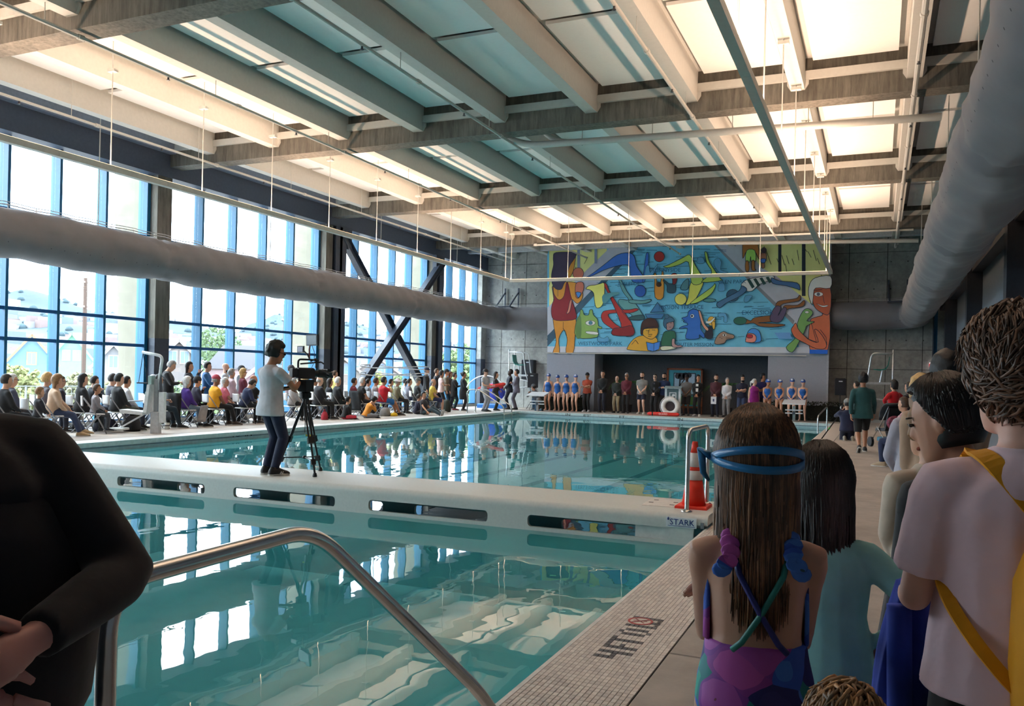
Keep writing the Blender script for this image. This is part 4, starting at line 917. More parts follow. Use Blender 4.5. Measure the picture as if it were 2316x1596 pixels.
    m_skin = M(sk, .5, var=.06, scale=9); m_eye = M((24,20,20), .3); m_lip = M(tuple(int(c*f) for c, f in zip(sk, (.86,.62,.62))), .5)
    me = fuse(b, vox, 2, (m_skin, m_eye, m_lip))
    ey = MB(); lp = MB()
    for sg in (-1, 1):
        ey.loftq([[Hh(sg*.030+.013*math.cos(t)*k, .083+yy, .008+.007*math.sin(t)*k) for t in np.linspace(0,2*math.pi,9)[:-1]] for k, yy in ((.6,.0),(1,.008),(.6,.012))])
        ey.loftq([[Hh(sg*.032+.019*math.cos(t)*k, .085+yy, .030+.004*math.sin(t)*k) for t in np.linspace(0,2*math.pi,7)[:-1]] for k, yy in ((.8,.0),(1,.010))])
    lp.loftq([[Hh(.022*math.cos(t)*k, .083+yy, -.066+.007*math.sin(t)*k) for t in np.linspace(0,2*math.pi,9)[:-1]] for k, yy in ((.8,.0),(1,.010),(.6,.014))])
    joined(me, [(fing,0),(ey,1),(lp,2)])
    link('body', sc(me), root)
    # ---- clothes
    def piece(nm, mb, mat, sm=2, v=None): return link(nm, sc(fuse(mb, v or vox*.9, sm, (mat,))), root)
    cl = lambda rgb: rgb if not isinstance(rgb, tuple) else M(rgb, .85, var=.16, scale=7, bump=.25, sheen=.15)
    if top:
        mt = cl(top[0]); q = MB(); o = loose
        secs = [(z,rx,ry,yo) for z,rx,ry,yo in tors if z >= hem-.001]; NSQ = 2.2
        if hem < -.10 and pose not in ('sit','floor','legsout','kneel','kneel1'):
            for zz in np.arange(hem, -.09, .07): secs.insert(0 if not secs else 0, None) if False else None
            ext = [(z, .180+.012*(-z), .124, -.01) for z in np.linspace(hem, -.06, 4)]
            secs = ext+[x for x in tors if x[0] > -.05]
        else: secs = [(-.07,.176,.120,-.01)]+[x for x in tors if x[0] > -.04]
        rings = [section(z,rx,ry,yo,o) for z,rx,ry,yo in secs]
        rings[-1] = section(.500,.062,.060,-.016,.010)
        q.loftq(rings)
        sl = top[1]
        for S_, E_, W_ in AR:
            if sl <= 0: continue
            st = S_.lerp(E_, .0)
            if sl < .9:
                e = S_.lerp(E_, min(1, sl*1.25)); q.tube(*interp([T(0,-.01,.395).lerp(S_,.5), st-up*.012, S_.lerp(E_,.3), e],[.074*fa,.068*fa,.064*fa,.064*fa]), n=12)
            else:
                e = E_.lerp(W_, .95); q.tube(*interp([T(0,-.01,.395).lerp(S_,.5), st-up*.012, S_.lerp(E_,.35), E_, E_.lerp(W_,.4), e],[.074*fa,.068*fa,.060*fa,.053,.050,.040]), n=12)
        piece(top[2] if len(top) > 2 else 'shirt', q, mt)
    if suit:
        q = MB(); o = .006
        q.loftq([section(z,rx,ry,yo,o) for z,rx,ry,yo in ((-.135,.03,.05,.0),(-.10,.075,.098,0),(-.045,.140,.117,-.006),(.02,.160,.114,0),(.10,.146,.105,0),(.17,.133,.100,.005),(.29,.145,.126,.022),(.36,.120,.114,.012),(.395,.085,.100,.008))])
        for sg in (-1, 1): q.tube([T(sg*.07,.10,.37), T(sg*.085,.075,.44), T(sg*.08,.0,.488), T(sg*.05,-.085,.44), T(sg*.02,-.105,.36)], .013, 8)
        piece('swimsuit', q, suit, 1)
    if bottom:
        mb_ = cl(bottom[0]); q = MB(); ln = bottom[1]; o = .012
        q.loftq([section(z,rx,ry,yo,o) for z,rx,ry,yo in ((-.10,.125,.105,0),(-.04,.168,.118,-.01),(.03,.160,.110,0),(.075,.150,.106,0))])
        for h, k, a in LG:
            if ln >= .99: q.tube(*interp([h, h.lerp(k,.3), k, k.lerp(a,.35), k.lerp(a,.97)],[.100*fa,.092*fa,.072,.070,.058]), n=10)
            elif ln > .5: q.tube(*interp([h, h.lerp(k,.4), k.lerp(a,(ln-.5)*2*.9)],[.102*fa,.096*fa,.080]), n=10)
            else: q.tube(*interp([h, h.lerp(k,ln), h.lerp(k,ln*2)],[.102*fa,.100*fa,.098*fa]), n=10)
        piece(bottom[2] if len(bottom) > 2 else 'trousers', q, mb_)
    if shoes and shoe and not nofeet:
        ms = M(shoes, .6, var=.1); msole = M((200,198,192), .7)
        for a, fd, un, sdv in feet:
            q = MB().loftq([[a+fd*qq+sdv*(w*math.cos(t))+un*(zc+hh*math.sin(t)) for t in np.linspace(0,2*math.pi,13)[:-1]] for qq,w,hh,zc in ((-.075,.026,.03,-.045),(-.045,.042,.062,-.03),(.02,.046,.062,-.03),(.07,.048,.050,-.038),(.13,.050,.036,-.049),(.185,.046,.026,-.058),(.215,.022,.014,-.066))])
            so = link('shoe', sc(q.mesh('shoe', ms, True)), root)
            r = [a+fd*qq+sdv*w-un*.082 for qq,w in ((-.075,-.03),(-.03,-.044),(.06,-.046),(.14,-.052),(.20,-.035),(.222,0),(.20,.035),(.14,.052),(.06,.046),(-.03,.044),(-.075,.03),(-.085,0))]
            link('sole', sc(MB().loftq([r, [p+un*.018 for p in r]]).mesh('sole', msole)), so)
    # ---- hair and headwear
    def shell(kx, ky, kz, cz, cut, nz=0.0, seed=1, n=24, m=18, cy=-.006):
        q = MB(); rn = np.random.RandomState(seed); ph = rn.rand(6)*6
        def fx(p):
            k = 1+nz*(math.sin(p.x*9+ph[0])*math.sin(p.y*8+ph[1])+.7*math.sin(p.z*11+ph[2]+p.x*6)+.8*math.sin(p.x*19+ph[3])*math.sin(p.y*17+p.z*15+ph[4]))
            c_ = cut(p)
            return p*(k*(1-.34*c_))
        q.ell((0,0,0), 1, 1, 1, n, m, fx); q.v = [tuple(Hh(x*kx, cy+y*ky, cz+z*kz)) for x, y, z in q.v]
        return q
    ss = lambda a, b_, x: (lambda t: t*t*(3-2*t))(min(1, max(0, (x-a)/(b_-a))))
    face_cut = lambda p: max(ss(.12,.38,p.y)*(1-ss(.36,.58,p.z)), 1-ss(-.85,-.55,p.z))
    side_cut = lambda p: 1.0 if ((p.y > .1 and p.z < .42) or p.z < -.25) else 0.0
    if hair and hair[0] != 'bald':
        st = hair[0]; hcx = HAIR[hair[1]] if isinstance(hair[1], str) else hair[1]; mh = M(hcx, .55, var=.3, scale=22, bump=.35)
        sd = int(abs(loc[0]*37+loc[1]*91)) % 1000
        if st in ('short','long','bun','pony','bob','curly'):
            k = {'short': 1.0, 'long': 1.03, 'bun': .99, 'pony': .99, 'bob': 1.12, 'curly': 1.14}[st]
            q = shell(.086*k, .110*k, .124*k, .018+(.006 if st in ('curly','bob') else 0), face_cut, .03 if st != 'curly' else .06, sd)
            if st in ('long','bob'):
                ln = hair[2] if len(hair) > 2 else (.36 if st == 'long' else .16); dn = V((0,0,-1))
                rings = []
                for t in np.linspace(0, 1, 7):
                    c_ = hc+hu*.03-hf*(.045+.02*t)*1+dn*(ln+.03)*t*hs
                    w = (.088-.018*t*t)*hs*k; de = (.066-.03*t)*hs
                    rings.append([c_+hr*(w*math.cos(a))+hf*(de*math.sin(a)*(1 if math.sin(a) < 0 else .55)) for a in np.linspace(0,2*math.pi,13)[:-1]])
                q.loftq(rings)
            if st == 'bun': q.ell(tuple(Hh(0,-.11,.06)), .042*hs, .042*hs, .042*hs, 10, 7)
            if st == 'pony': q.tube([Hh(0,-.09,.05), Hh(0,-.15,.0), Hh(0,-.15,-.12), Hh(0,-.12,-.2)], [.03,.035,.028,.01], 8)
            piece('hair', q, mh, 2, max(.008, vox*.7))
        elif st == 'thin': piece('hair', shell(.080, .103, .10, .0, lambda p: 1.0 if (p.z > .45 or (p.y > 0.0) or p.z < -.55) else 0, .02, sd), mh, 1, max(.01, vox*.7))
        elif st in ('cap','beanie','hat','swimcap'):
            hc2 = HAIR[hair[2]] if len(hair) > 2 and isinstance(hair[2], str) else (40,30,26)
            if st != 'swimcap': piece('hair', shell(.080, .103, .104, .008, face_cut, .02, sd), M(hc2, .6, var=.3, scale=22), 1, max(.01, vox*.7))
            m2 = M(hcx, .7 if st != 'swimcap' else .35, var=.1)
            cutc = lambda p: .55 if p.z < (.16 if st in ('cap','hat') else (-.02 - .35*max(0,-p.y))) else 0
            q = shell(.090, .113, .118 if st != 'beanie' else .126, .026, cutc, .0, sd); 
            if st == 'cap':
                bl = [Hh(x, .075+.11*math.sqrt(max(0,1-(x/.075)**2))**.7, .052+.0*x) for x in np.linspace(-.074,.074,9)]+[Hh(x,.07,.052) for x in np.linspace(.07,-.07,5)]
                q.loftq([bl, [p-hu*.012 for p in bl]])
            if st == 'hat':
                bl = [Hh(.165*math.cos(t), -.005+.185*math.sin(t), .045-.012*math.cos(2*t)) for t in np.linspace(0,2*math.pi,25)[:-1]]
                q.loftq([bl, [p-hu*.014 for p in bl]])
            piece({'cap':'cap','beanie':'beanie','hat':'hat','swimcap':'swim_cap'}[st], q, m2, 1, max(.009, vox*.6))
            if st == 'swimcap':
                e = MB(); e.ell((0,0,0),1,1,1,10,7); e.v = [tuple(Hh(.035+x*.05, .055+y*.055, .085+z*.04)) for x,y,z in e.v]
                link('cap_print', sc(e.mesh('cap_print', M((216,222,232), .4), True)), root)
    for x in extras:
        if x == 'sunglasses' or x == 'glasses':
            q = MB()
            for sg in (-1, 1): q.loftq([[Hh(sg*.033+.026*math.cos(t), yy, .008+.018*math.sin(t)) for t in np.linspace(0,2*math.pi,9)[:-1]] for yy in (.096,.104)]); q.bar(Hh(sg*.06,.098,.012), Hh(sg*.078,.0,.012), .006, .006)
            q.bar(Hh(-.01,.102,.012), Hh(.01,.102,.012), .006, .006)
            link(x, sc(q.mesh(x, M((22,22,26), .2))), root)
        elif x == 'beard':
            q = MB(); q.ell((0,0,0),1,1,1,12,8); q.v = [tuple(Hh(a*.060, .040+b_*.060, -.088+c*.046)) for a,b_,c in q.v]
            link('beard', sc(q.mesh('beard', M(HAIR.get(hair[1], (30,24,22)) if hair and hair[0] == 'short' else (34,26,24), .9, var=.3, scale=30), True)), root)
        elif x == 'tie':
            q = MB().loftq([[T(a*.018, .105*F_+yy, .43) for a, yy in ((-1,.005),(1,.005),(1,.02),(-1,.02))],[T(a*.03, .118*F_+yy, .12) for a, yy in ((-1,.005),(1,.005),(1,.02),(-1,.02))]])
            link('tie', sc(q.mesh('tie', M((70,74,90), .6))), root)
        elif isinstance(x, tuple) and x[0] == 'front':   # paler shirt front or print
            q = MB().loftq([section(z, .05, .10*F_*.0+.118, .006+.01*fem, .0) for z in (.42,.3,.15,.0)]) if False else MB().loftq([[T(a*.05, .112*F_+.012+.012*fem+yy, z) for a, yy in ((-1,0),(1,0),(1,.012),(-1,.012))] for z in (.42,.30,.10)])
            link('shirt_front', sc(q.mesh('shirt_front', M(x[1], .8))), root)
    pr = Person(); pr.root = root; pr.T = lambda x,y,z: T(x,y,z)*s; pr.H = lambda x,y,z: Hh(x,y,z)*s; pr.AR = [tuple(p*s for p in a) for a in AR]; pr.s = s; pr.M = Matrix.Translation(V(loc)) @ Matrix.Rotation(rz, 4, 'Z'); pr.label = label
    return pr
def wpt(pr, p): return pr.M @ V(p)
# ---- folding chair
CH = {}
def folding_chair(label, loc, rz):
    t = thing('folding_chair', label, 'chair', loc, rz, 'white folding chairs for the audience')
    if not CH:
        mw = M((222,222,224), .5, var=.04); mf = M((146,146,150), .4, .4)
        CH['seat'] = [MB().bbox(-.2,.2,-.2,.2,.43,.455,.012).mesh('seat', mw)]
        back = MB(); rings = []
        for z in (.62,.66,.76,.82,.84): rings.append([(x, -.26-.03*(1-(x/.22)**2)-.05*(z-.62)+yy, z) for x, yy in [(x,0) for x in np.linspace(-.21,.21,7)]+[(x,.022) for x in np.linspace(.21,-.21,7)]])
        back.loftq(rings); CH['backrest'] = [back.mesh('backrest', mw, True)]
        CH['leg'] = []
        for x in (-.215,.215):
            CH['leg'].append(MB().tube([(x,.24,0),(x,.02,.43),(x,-.24,.80)], .013, 7).mesh('leg', mf, True))
            CH['leg'].append(MB().tube([(x*.9,-.26,0),(x*.9,.12,.44)], .013, 7).mesh('leg', mf, True))
        CH['crossbar'] = [MB().tube([(-.21,.20,.08),(.21,.20,.08)], .01, 6).mesh('crossbar', mf, True), MB().tube([(-.19,-.22,.06),(.19,-.22,.06)], .01, 6).mesh('crossbar', mf, True)]
    for k, ms in CH.items():
        for me in ms: link(k, me, t)
    return t
# ================================================================ AUDIENCE AND GUESTS
STAGE = V((-8.0, 36.0, 0))
def facing(loc, to=STAGE): d = V(to)-V(loc); return math.atan2(-d.x, d.y)
def aud(px, X, label, pose='sit', chair=None, dface=0, z=0.0, **k):
    p = onx(px, 860, X); loc = (X, p.y, z)
    rz = facing(loc)+math.radians(dface)
    q = person(label, loc, rz, pose=pose, group='audience along the window wall', **k)
    if chair is not None:
        off = V((math.sin(rz)*.02, -math.cos(rz)*.02, 0))
        folding_chair('white folding chair under the '+chair, (X+off.x, p.y+off.y, 0), rz)
    return q
J = (52,66,98); BK = (22,22,26); DK = (30,32,40)
# --- left group, seated in rows that face the stage
aud(14, -15.7, 'person with short dark hair in black at the left picture edge', arms=('lap','lap'), skin='l', hair=('short','dark'), top=(BK,1), bottom=(DK,1), H=1.68, fem=1, chair='dark haired person at the left edge')
aud(27, -16.9, 'white haired person with glasses behind the leftmost dark head', arms=('lap','lap'), skin='l', hair=('short','white'), top=((60,64,84),1), bottom=(DK,1), H=1.66, extras=('glasses',), chair='white haired person at the left edge')
aud(122, -16.0, 'woman with light brown bob in beige jacket and jeans with tan boots', arms=('lap','knee'), skin='l', hair=('bob','light'), top=((206,176,150),1,'jacket'), bottom=(J,1), shoes=(176,150,112), H=1.68, fem=1, lean=10, dface=-12, ankles=[(.10,.52,.085),(-.02,.62,.12)], chair='woman in the beige jacket')
aud(106, -17.2, 'blond head behind the woman in the beige jacket', arms=('lap','lap'), hair=('curly','blond'), top=((90,84,90),1), H=1.7, fem=1, chair='blond person behind the beige jacket')
aud(138, -17.4, 'woman in sunglasses and dark floral top behind the beige jacket', arms=('lap','lap'), hair=('short','brown'), top=((44,40,52),1), H=1.58, fem=1, extras=('sunglasses',), chair='woman in sunglasses by the beige jacket')
aud(90, -15.5, 'small child with sandy hair at the shoulder of the dark coat', pose='sit', arms=('lap','lap'), H=1.12, hs=1.2, hair=('short','light'), top=((40,38,46),1), bottom=(DK,1), chair='small child with sandy hair')
aud(187, -16.7, 'woman with long black hair in a black jacket beside the grey boy', arms=('lap','lap'), hair=('long','black',.34), top=(BK,1,'jacket'), bottom=(BK,1), H=1.72, fem=1, chair='long haired woman in black')
aud(206, -17.4, 'person in dark sleeves leaning behind the long haired woman', arms=('chin','lap'), hair=('short','dark'), top=(DK,1), H=1.62, lean=12, chair='person leaning in dark sleeves')
aud(219, -16.1, 'small boy in a grey shirt on a white folding chair', arms=('lap','lap'), H=1.22, hs=1.15, skin='m', hair=('short','brown'), top=((140,134,140),1), bottom=((60,62,70),1), shoes=(50,50,60), chair='small boy in the grey shirt', dface=-20, ankles=[(.1,.34,.16),(-.1,.30,.16)])
aud(269, -16.4, 'young man in a black hoodie on the folding chair by the lift', arms=('lap','lap'), skin='l', hair=('short','black'), top=(BK,1,'hoodie'), bottom=((58,60,50),1), H=1.76, fat=1.08, chair='young man in the black hoodie')
aud(254, -17.5, 'dark head behind the young man in the black hoodie', arms=('lap','lap'), hair=('short','dark'), top=((70,72,84),1), H=1.72, chair='dark haired person behind the hoodie')
aud(286, -16.8, 'person with cropped dark hair in white beyond the black hoodie', arms=('lap','lap'), skin='m', hair=('short','black'), top=((214,212,216),1), H=1.62, chair='person in white beyond the hoodie')
aud(346, -17.35, 'person in a pale cap behind the lift', arms=('lap','lap'), hair=('cap',(190,190,196),'dark'), top=(DK,1), H=1.7, chair='person in the pale cap')
aud(358, -16.4, 'man with glasses in grey sweater with folded arms and dark teal trousers', arms=('crossed','crossed'), hair=('short','black'), top=((120,114,114),1,'sweater'), bottom=((24,44,58),1), shoes=(28,28,32), H=1.74, extras=('glasses',), chair='man in the grey sweater', ankles=[(.12,.52,.085),(-.1,.44,.085)])
aud(379, -16.75, 'older man in a black coat standing and looking down at a phone', pose='stand', arms=('phone','phone'), hair=('short','grey'), top=(BK,1,'coat'), bottom=(BK,1), H=1.76, fat=1.15, head=(0,25), hem=-.3, dface=-25)
aud(427, -17.6, 'woman with long dark hair speaking into a black microphone', pose='stand', arms=('mic','sides'), hair=('long','dark',.34), top=((34,32,44),1), bottom=(BK,1), H=1.72, fem=1, dface=-30)
aud(467, -17.6, 'young man standing in a blue and grey jacket', pose='stand', arms=('phone','sides'), hair=('short','dark'), top=((34,94,150),1,'jacket'), bottom=((60,64,76),1), H=1.74, dface=-25, head=(0,5))
aud(509, -17.65, 'bald bearded man in grey shirt wearing a black backpack', pose='stand', arms=('sides','sides'), skin='f', hair=('bald','dark'), top=((176,176,184),.5), bottom=(DK,1), H=1.72, extras=('beard',), dface=-25)
aud(545, -17.7, 'man in a black brimmed hat standing behind the plaid shirt', pose='stand', arms=('sides','sides'), hair=('hat',(24,22,26),'dark'), top=(DK,1), H=1.66)
aud(423, -16.3, 'woman with white bobbed hair in a purple hoodie with grey jacket on her lap', arms=('lap','lap'), hair=('bob','white'), top=((74,40,130),1,'hoodie'), bottom=((110,130,150),1), shoes=(28,28,32), H=1.64, fem=1, chair='woman in the purple hoodie', ankles=[(.12,.50,.085),(-.1,.42,.085)])
aud(446, -16.8, 'person in a black beanie and dark patterned coat beside the purple hoodie', arms=('lap','chin'), hair=('beanie',(22,20,28),'dark'), top=((40,36,52),1), bottom=(BK,1), H=1.66, fem=1, chair='person in the black beanie')
aud(488, -16.3, 'man in a red cap and bright yellow t-shirt over maroon sleeves', arms=('lap','lap'), skin='t', hair=('cap',(170,60,76),'grey'), top=((226,160,28),.5), bottom=((18,18,24),1), shoes=(58,44,38), H=1.76, fat=1.15, chair='man in the yellow t-shirt', ankles=[(.12,.50,.085),(-.1,.42,.085)])
aud(509, -16.8, 'woman with short white hair in a coral pink top', arms=('lap','lap'), hair=('short','white'), top=((210,110,124),.5), bottom=(DK,1), H=1.62, fem=1, chair='woman in the coral top', head=(-35,0))
aud(523, -17.15, 'older woman with wavy grey hair in a pale pink blouse and grey trousers', pose='stand', arms=('clasp','clasp'), hair=('curly','grey'), top=((220,200,212),1,'blouse'), bottom=((96,92,96),1), H=1.54, fem=1)
aud(549, -17.15, 'blond woman with sunglasses in a burgundy plaid shirt', pose='stand', arms=('clasp','clasp'), hair=('bob','blond'), top=((110,44,64),1), bottom=(DK,1), H=1.56, fem=1, extras=('sunglasses',))
aud(556, -16.2, 'man with glasses in navy sweater with striped sleeve looking down', arms=('phone','phone'), hair=('short','dark'), top=((28,38,74),1,'sweater'), bottom=((24,26,34),1), shoes=(40,40,46), H=1.66, lean=16, head=(0,25), extras=('glasses',), chair='man in the navy sweater')
aud(573, -16.6, 'bald man in a black t-shirt and olive trousers', arms=('knee','knee'), skin='m', hair=('thin','dark'), top=(BK,.5), bottom=((78,88,58),1), shoes=(50,46,40), H=1.78, fat=1.1, chair='bald man in the black t-shirt')
aud(657, -17.3, 'man in a grey cap half hidden behind the video camera', pose='stand', arms=('sides','sides'), hair=('cap',(70,66,72),'dark'), top=((90,70,74),1), H=1.72)
aud(664, -16.2, 'elderly woman in a pale grey cardigan behind the tripod', arms=('lap','lap'), hair=('short','grey'), top=((166,160,160),1,'cardigan'), bottom=(BK,1), H=1.62, fem=1, chair='elderly woman in the grey cardigan')
aud(688, -16.7, 'person with curly blond hair in a dark coat behind the tripod legs', arms=('lap','lap'), hair=('curly','blond'), top=(BK,1), bottom=(BK,1), H=1.66, fem=1, chair='curly blond person')
aud(694, -17.6, 'grey haired man in a dark olive jacket behind the tripod', pose='stand', arms=('sides','sides'), hair=('short','grey'), top=((52,54,46),1,'jacket'), H=1.58)
aud(712, -16.95, 'person with dark hair in a white shirt below the painted pier', arms=('lap','lap'), hair=('short','dark'), top=((214,212,206),1), H=1.74, skin='m', chair='dark haired person in white by the pier')
aud(726, -17.5, 'boy in black standing against the painted pier', pose='stand', arms=('sides','sides'), hair=('short','brown'), top=(BK,1), bottom=(BK,1), H=1.62, head=(-10,10))
aud(723, -16.1, 'bald man in a black jacket holding a phone beside a red bag', arms=('phone','lap'), skin='f', hair=('thin','grey'), top=((20,18,26),1,'jacket'), bottom=(BK,1), H=1.78, fat=1.2, chair='bald man in the black jacket')
aud(746, -16.6, 'woman with long dark hair in a black leather jacket', arms=('lap','lap'), hair=('long','dark',.22), top=((34,36,44),1,'jacket'), bottom=(BK,1), H=1.64, fem=1, chair='woman in the leather jacket')
aud(764, -16.05, 'old man with white hair in a black coat and dark green trousers', arms=('lap','lap'), hair=('short','white'), top=(BK,1,'coat'), bottom=((20,36,44),1), H=1.74, chair='old man in the black coat')
aud(757, -17.35, 'woman with pinned up brown hair in a yellow top', pose='stand', arms=('sides','sides'), hair=('bun','brown'), top=((226,210,120),1), H=1.58, fem=1)
aud(781, -15.6, 'child with black hair in red trousers sitting on the deck', pose='floor', arms=('lap','lap'), H=1.35, hs=1.12, hair=('short','black'), top=(BK,1), bottom=((196,50,70),1), shoes=(60,60,70))
aud(801, -17.1, 'person with dark hair in a maroon top by the cross brace', arms=('lap','lap'), skin='m', hair=('short','dark'), top=((128,44,60),1), H=1.68, chair='person in the maroon top')
aud(819, -16.3, 'white haired man with sunglasses in a black t-shirt', arms=('lap','lap'), hair=('short','white'), top=(BK,.5), bottom=(DK,1), H=1.74, extras=('sunglasses',), chair='white haired man with sunglasses')
aud(829, -15.6, 'boy with mustard sleeves sitting on the deck with his head down', pose='floor', arms=('chin','lap'), H=1.45, hs=1.1, lean=24, hair=('curly','black'), top=((206,130,30),1), bottom=((120,120,126),1), shoes=(28,28,40), head=(0,30))
aud(833, -17.1, 'person with dark hair in grey stripes beside the white haired man', arms=('lap','lap'), hair=('short','black'), top=((150,150,154),1), H=1.64, chair='person in grey stripes')
aud(850, -16.55, 'man in a pale brown shirt behind the red t-shirt', arms=('lap','lap'), skin='m', hair=('short','brown'), top=((168,154,150),1), H=1.72, chair='man in the pale brown shirt')
aud(868, -16.1, 'man in a bright red t-shirt and blue shorts on a folding chair', arms=('chin','lap'), skin='m', hair=('short','black'), top=((202,26,44),.5), bottom=((26,100,166),.45,'shorts'), shoes=(36,30,30), H=1.8, fat=1.22, chair='man in the red t-shirt', ankles=[(.13,.56,.085),(-.1,.5,.085)])
aud(884, -17.1, 'person with dark hair in pale yellow beyond the red t-shirt', arms=('lap','lap'), hair=('short','dark'), top=((210,206,150),1), H=1.62, chair='person in pale yellow')
aud(899, -16.6, 'person in a white hat and olive vest', arms=('lap','lap'), hair=('hat',(214,208,212),'grey'), top=((128,122,96),1,'vest'), bottom=(DK,1), H=1.68, chair='person in the white hat')
aud(916, -17.55, 'woman with black hair in pale blue near the cross brace foot', arms=('lap','lap'), hair=('short','black'), top=((190,196,214),1), H=1.66, fem=1, chair='woman in pale blue')
aud(926, -16.95, 'woman with dark hair tied back in a grey hoodie', arms=('lap','lap'), hair=('pony','dark'), top=((112,110,122),1,'hoodie'), bottom=(J,1), H=1.68, fem=1, chair='woman in the grey hoodie')
aud(945, -16.4, 'man in a grey flat cap and dark green jacket', arms=('lap','lap'), hair=('cap',(110,112,110),'grey'), top=((38,42,44),1,'jacket'), H=1.76, chair='man in the grey flat cap')
aud(942, -15.8, 'child in a navy top sitting on the deck edge', pose='floor', arms=('lap','lap'), H=1.4, hs=1.12, hair=('short','dark'), top=((28,26,50),1), bottom=((26,24,34),1))
aud(961, -15.3, 'teenager in a charcoal t-shirt sitting with legs stretched out', pose='legsout', arms=('floorhand','lap'), H=1.62, hair=('short','black'), top=((44,40,48),.5), bottom=((40,58,66),1), dface=-55)
aud(980, -16.0, 'bald older man in a yellow polo and navy shorts', arms=('lap','lap'), skin='l', hair=('thin','grey'), top=((226,196,84),.5), bottom=((30,42,84),.5,'shorts'), shoes=(190,190,196), H=1.72, fat=1.1, chair='bald man in the yellow polo', dface=-15)
# --- standing cluster by the corner
aud(964, -17.4, 'man in a navy cap and black jacket standing against the steel column', pose='stand', arms=('sides','sides'), hair=('cap',(34,36,60),'grey'), top=(BK,1,'jacket'), bottom=(DK,1), H=1.82)
aud(987, -17.35, 'man with receding hair in a black shirt beside the navy cap', pose='stand', arms=('sides','sides'), hair=('short','brown'), top=((30,32,44),1), H=1.78)
aud(998, -16.6, 'woman with black curls in a pale pink blouse and black trousers', pose='stand', arms=('phone','phone'), hair=('curly','black'), top=((226,194,190),.4,'blouse'), bottom=(BK,1), H=1.68, fem=1, skin='m')
aud(1009, -16.8, 'man in a black cap and tan vest', pose='stand', arms=('sides','sides'), hair=('cap',(26,26,30),'dark'), top=((134,122,104),1,'vest'), bottom=((30,52,70),1), H=1.76)
aud(1018, -17.4, 'woman with red hair behind the tan vest', pose='stand', arms=('sides','sides'), hair=('long','red',.2), top=((60,50,50),1), H=1.66, fem=1)
aud(1028, -16.4, 'woman with short dark hair in a black tunic holding papers', pose='stand', arms=('phone','sides'), hair=('short','dark'), top=((18,18,22),1,'tunic'), bottom=((30,60,70),1), H=1.62, fem=1, hem=-.3, fat=1.1, shoes=(120,40,50))
aud(1048, -15.9, 'woman in a knee length black dress and black boots', pose='stand', arms=('clasp','clasp'), skin='m', hair=('bun','black'), top=((16,22,30),1,'dress'), bottom=(BK,1), H=1.66, fem=1, fat=1.08, hem=-.42)
guard = aud(1097, -15.0, 'man in grey shirt and grey sweatpants carrying a red rescue tube', pose='stand', arms=('tube','tube'), skin='f', hair=('cap',(34,26,34),'dark'), top=((172,176,184),.5), bottom=((160,162,170),1), shoes=(26,26,30), H=1.8, fat=1.12, dface=-35)
aud(1121, -15.1, 'woman with long dark hair in black beside the rescue tube', pose='stand', arms=('clasp','phone'), hair=('long','dark',.3), top=(BK,1), bottom=((46,58,46),1), H=1.7, fem=1)
def far(px, label, Y=35.35, dface=0, **k):
    p = ony(px, 880, Y); loc = (p.x, Y, 0); rz = math.radians(180+dface)
    return person(label, loc, rz, pose=k.pop('pose','stand'), group=k.pop('group','guests lined up below the mural'), **k)
far(1152, 'tall man in a dark navy suit looking up beside the grey suit', 34.6, -60, arms=('clasp','clasp'), skin='k', hair=('short','black'), top=((24,26,42),1,'jacket'), bottom=((22,22,30),1), H=1.84, head=(0,-12), hem=-.2)
far(1168, 'man in a grey suit with folded arms beside the loudspeaker', 34.5, -70, arms=('crossed','crossed'), skin='m', hair=('short','black'), top=((96,94,108),1,'jacket'), bottom=((84,82,94),1), shoes=(30,28,30), H=1.84, hem=-.2)
far(1216, 'photographer with grey cap and black vest kneeling on one knee', 34.7, -110, pose='kneel1', arms=('camera','camera'), skin='m', hair=('cap',(96,92,94),'dark'), top=((70,76,86),1,'vest'), bottom=((62,96,122),1), H=1.78)
m_swim = M((30,96,178), .5, var=.2, scale=9)
for i, (px, h, hd, sk) in enumerate(((1240,1.68,-35,'l'), (1261,1.62,-10,'f'), (1281,1.64,5,'f'), (1301,1.66,-40,'f'))):
    far(px, ('leftmost swimmer in blue suit and cap beside the loudspeaker', 'second swimmer from the left in blue suit looking ahead', 'third swimmer from the left in blue suit with straight cap', 'fourth swimmer from the left in blue suit turned to the right')[i], 35.3, arms=('sides','sides'), skin=sk, hair=('swimcap',(40,84,170)), top=None, bottom=None, shoe=False, suit=m_swim, H=h, fem=1, head=(-hd,0), group='swim team on the left')
far(1328, 'man in a rust orange vest and black cap with folded arms', arms=('crossed','crossed'), skin='m', hair=('cap',(26,24,28),'black'), top=((166,68,44),.5,'vest'), bottom=(BK,1), shoes=(190,190,196), H=1.76)
far(1363, 'tall man in a black pullover with hands clasped', arms=('clasp','clasp'), hair=('short','black'), top=((18,18,22),1,'pullover'), bottom=((26,30,48),1), H=1.86)
far(1395, 'bald man in a dark green jacket and khaki trousers', arms=('clasp','clasp'), skin='f', hair=('bald','grey'), top=((36,42,40),1,'jacket'), bottom=((150,134,106),1), H=1.64, fat=1.15)
far(1417, 'man with sunglasses in a maroon shirt and black trousers', arms=('clasp','clasp'), skin='m', hair=('short','grey'), top=((92,24,42),1), bottom=(BK,1), H=1.78, extras=('sunglasses',))
far(1452, 'man in a grey t-shirt over blue sleeves and navy shorts', arms=('clasp','clasp'), skin='f', hair=('short','dark'), top=((134,134,134),.5), bottom=((28,32,56),.38,'shorts'), shoes=(196,190,180), H=1.84, fat=1.06, extras=('beard',))
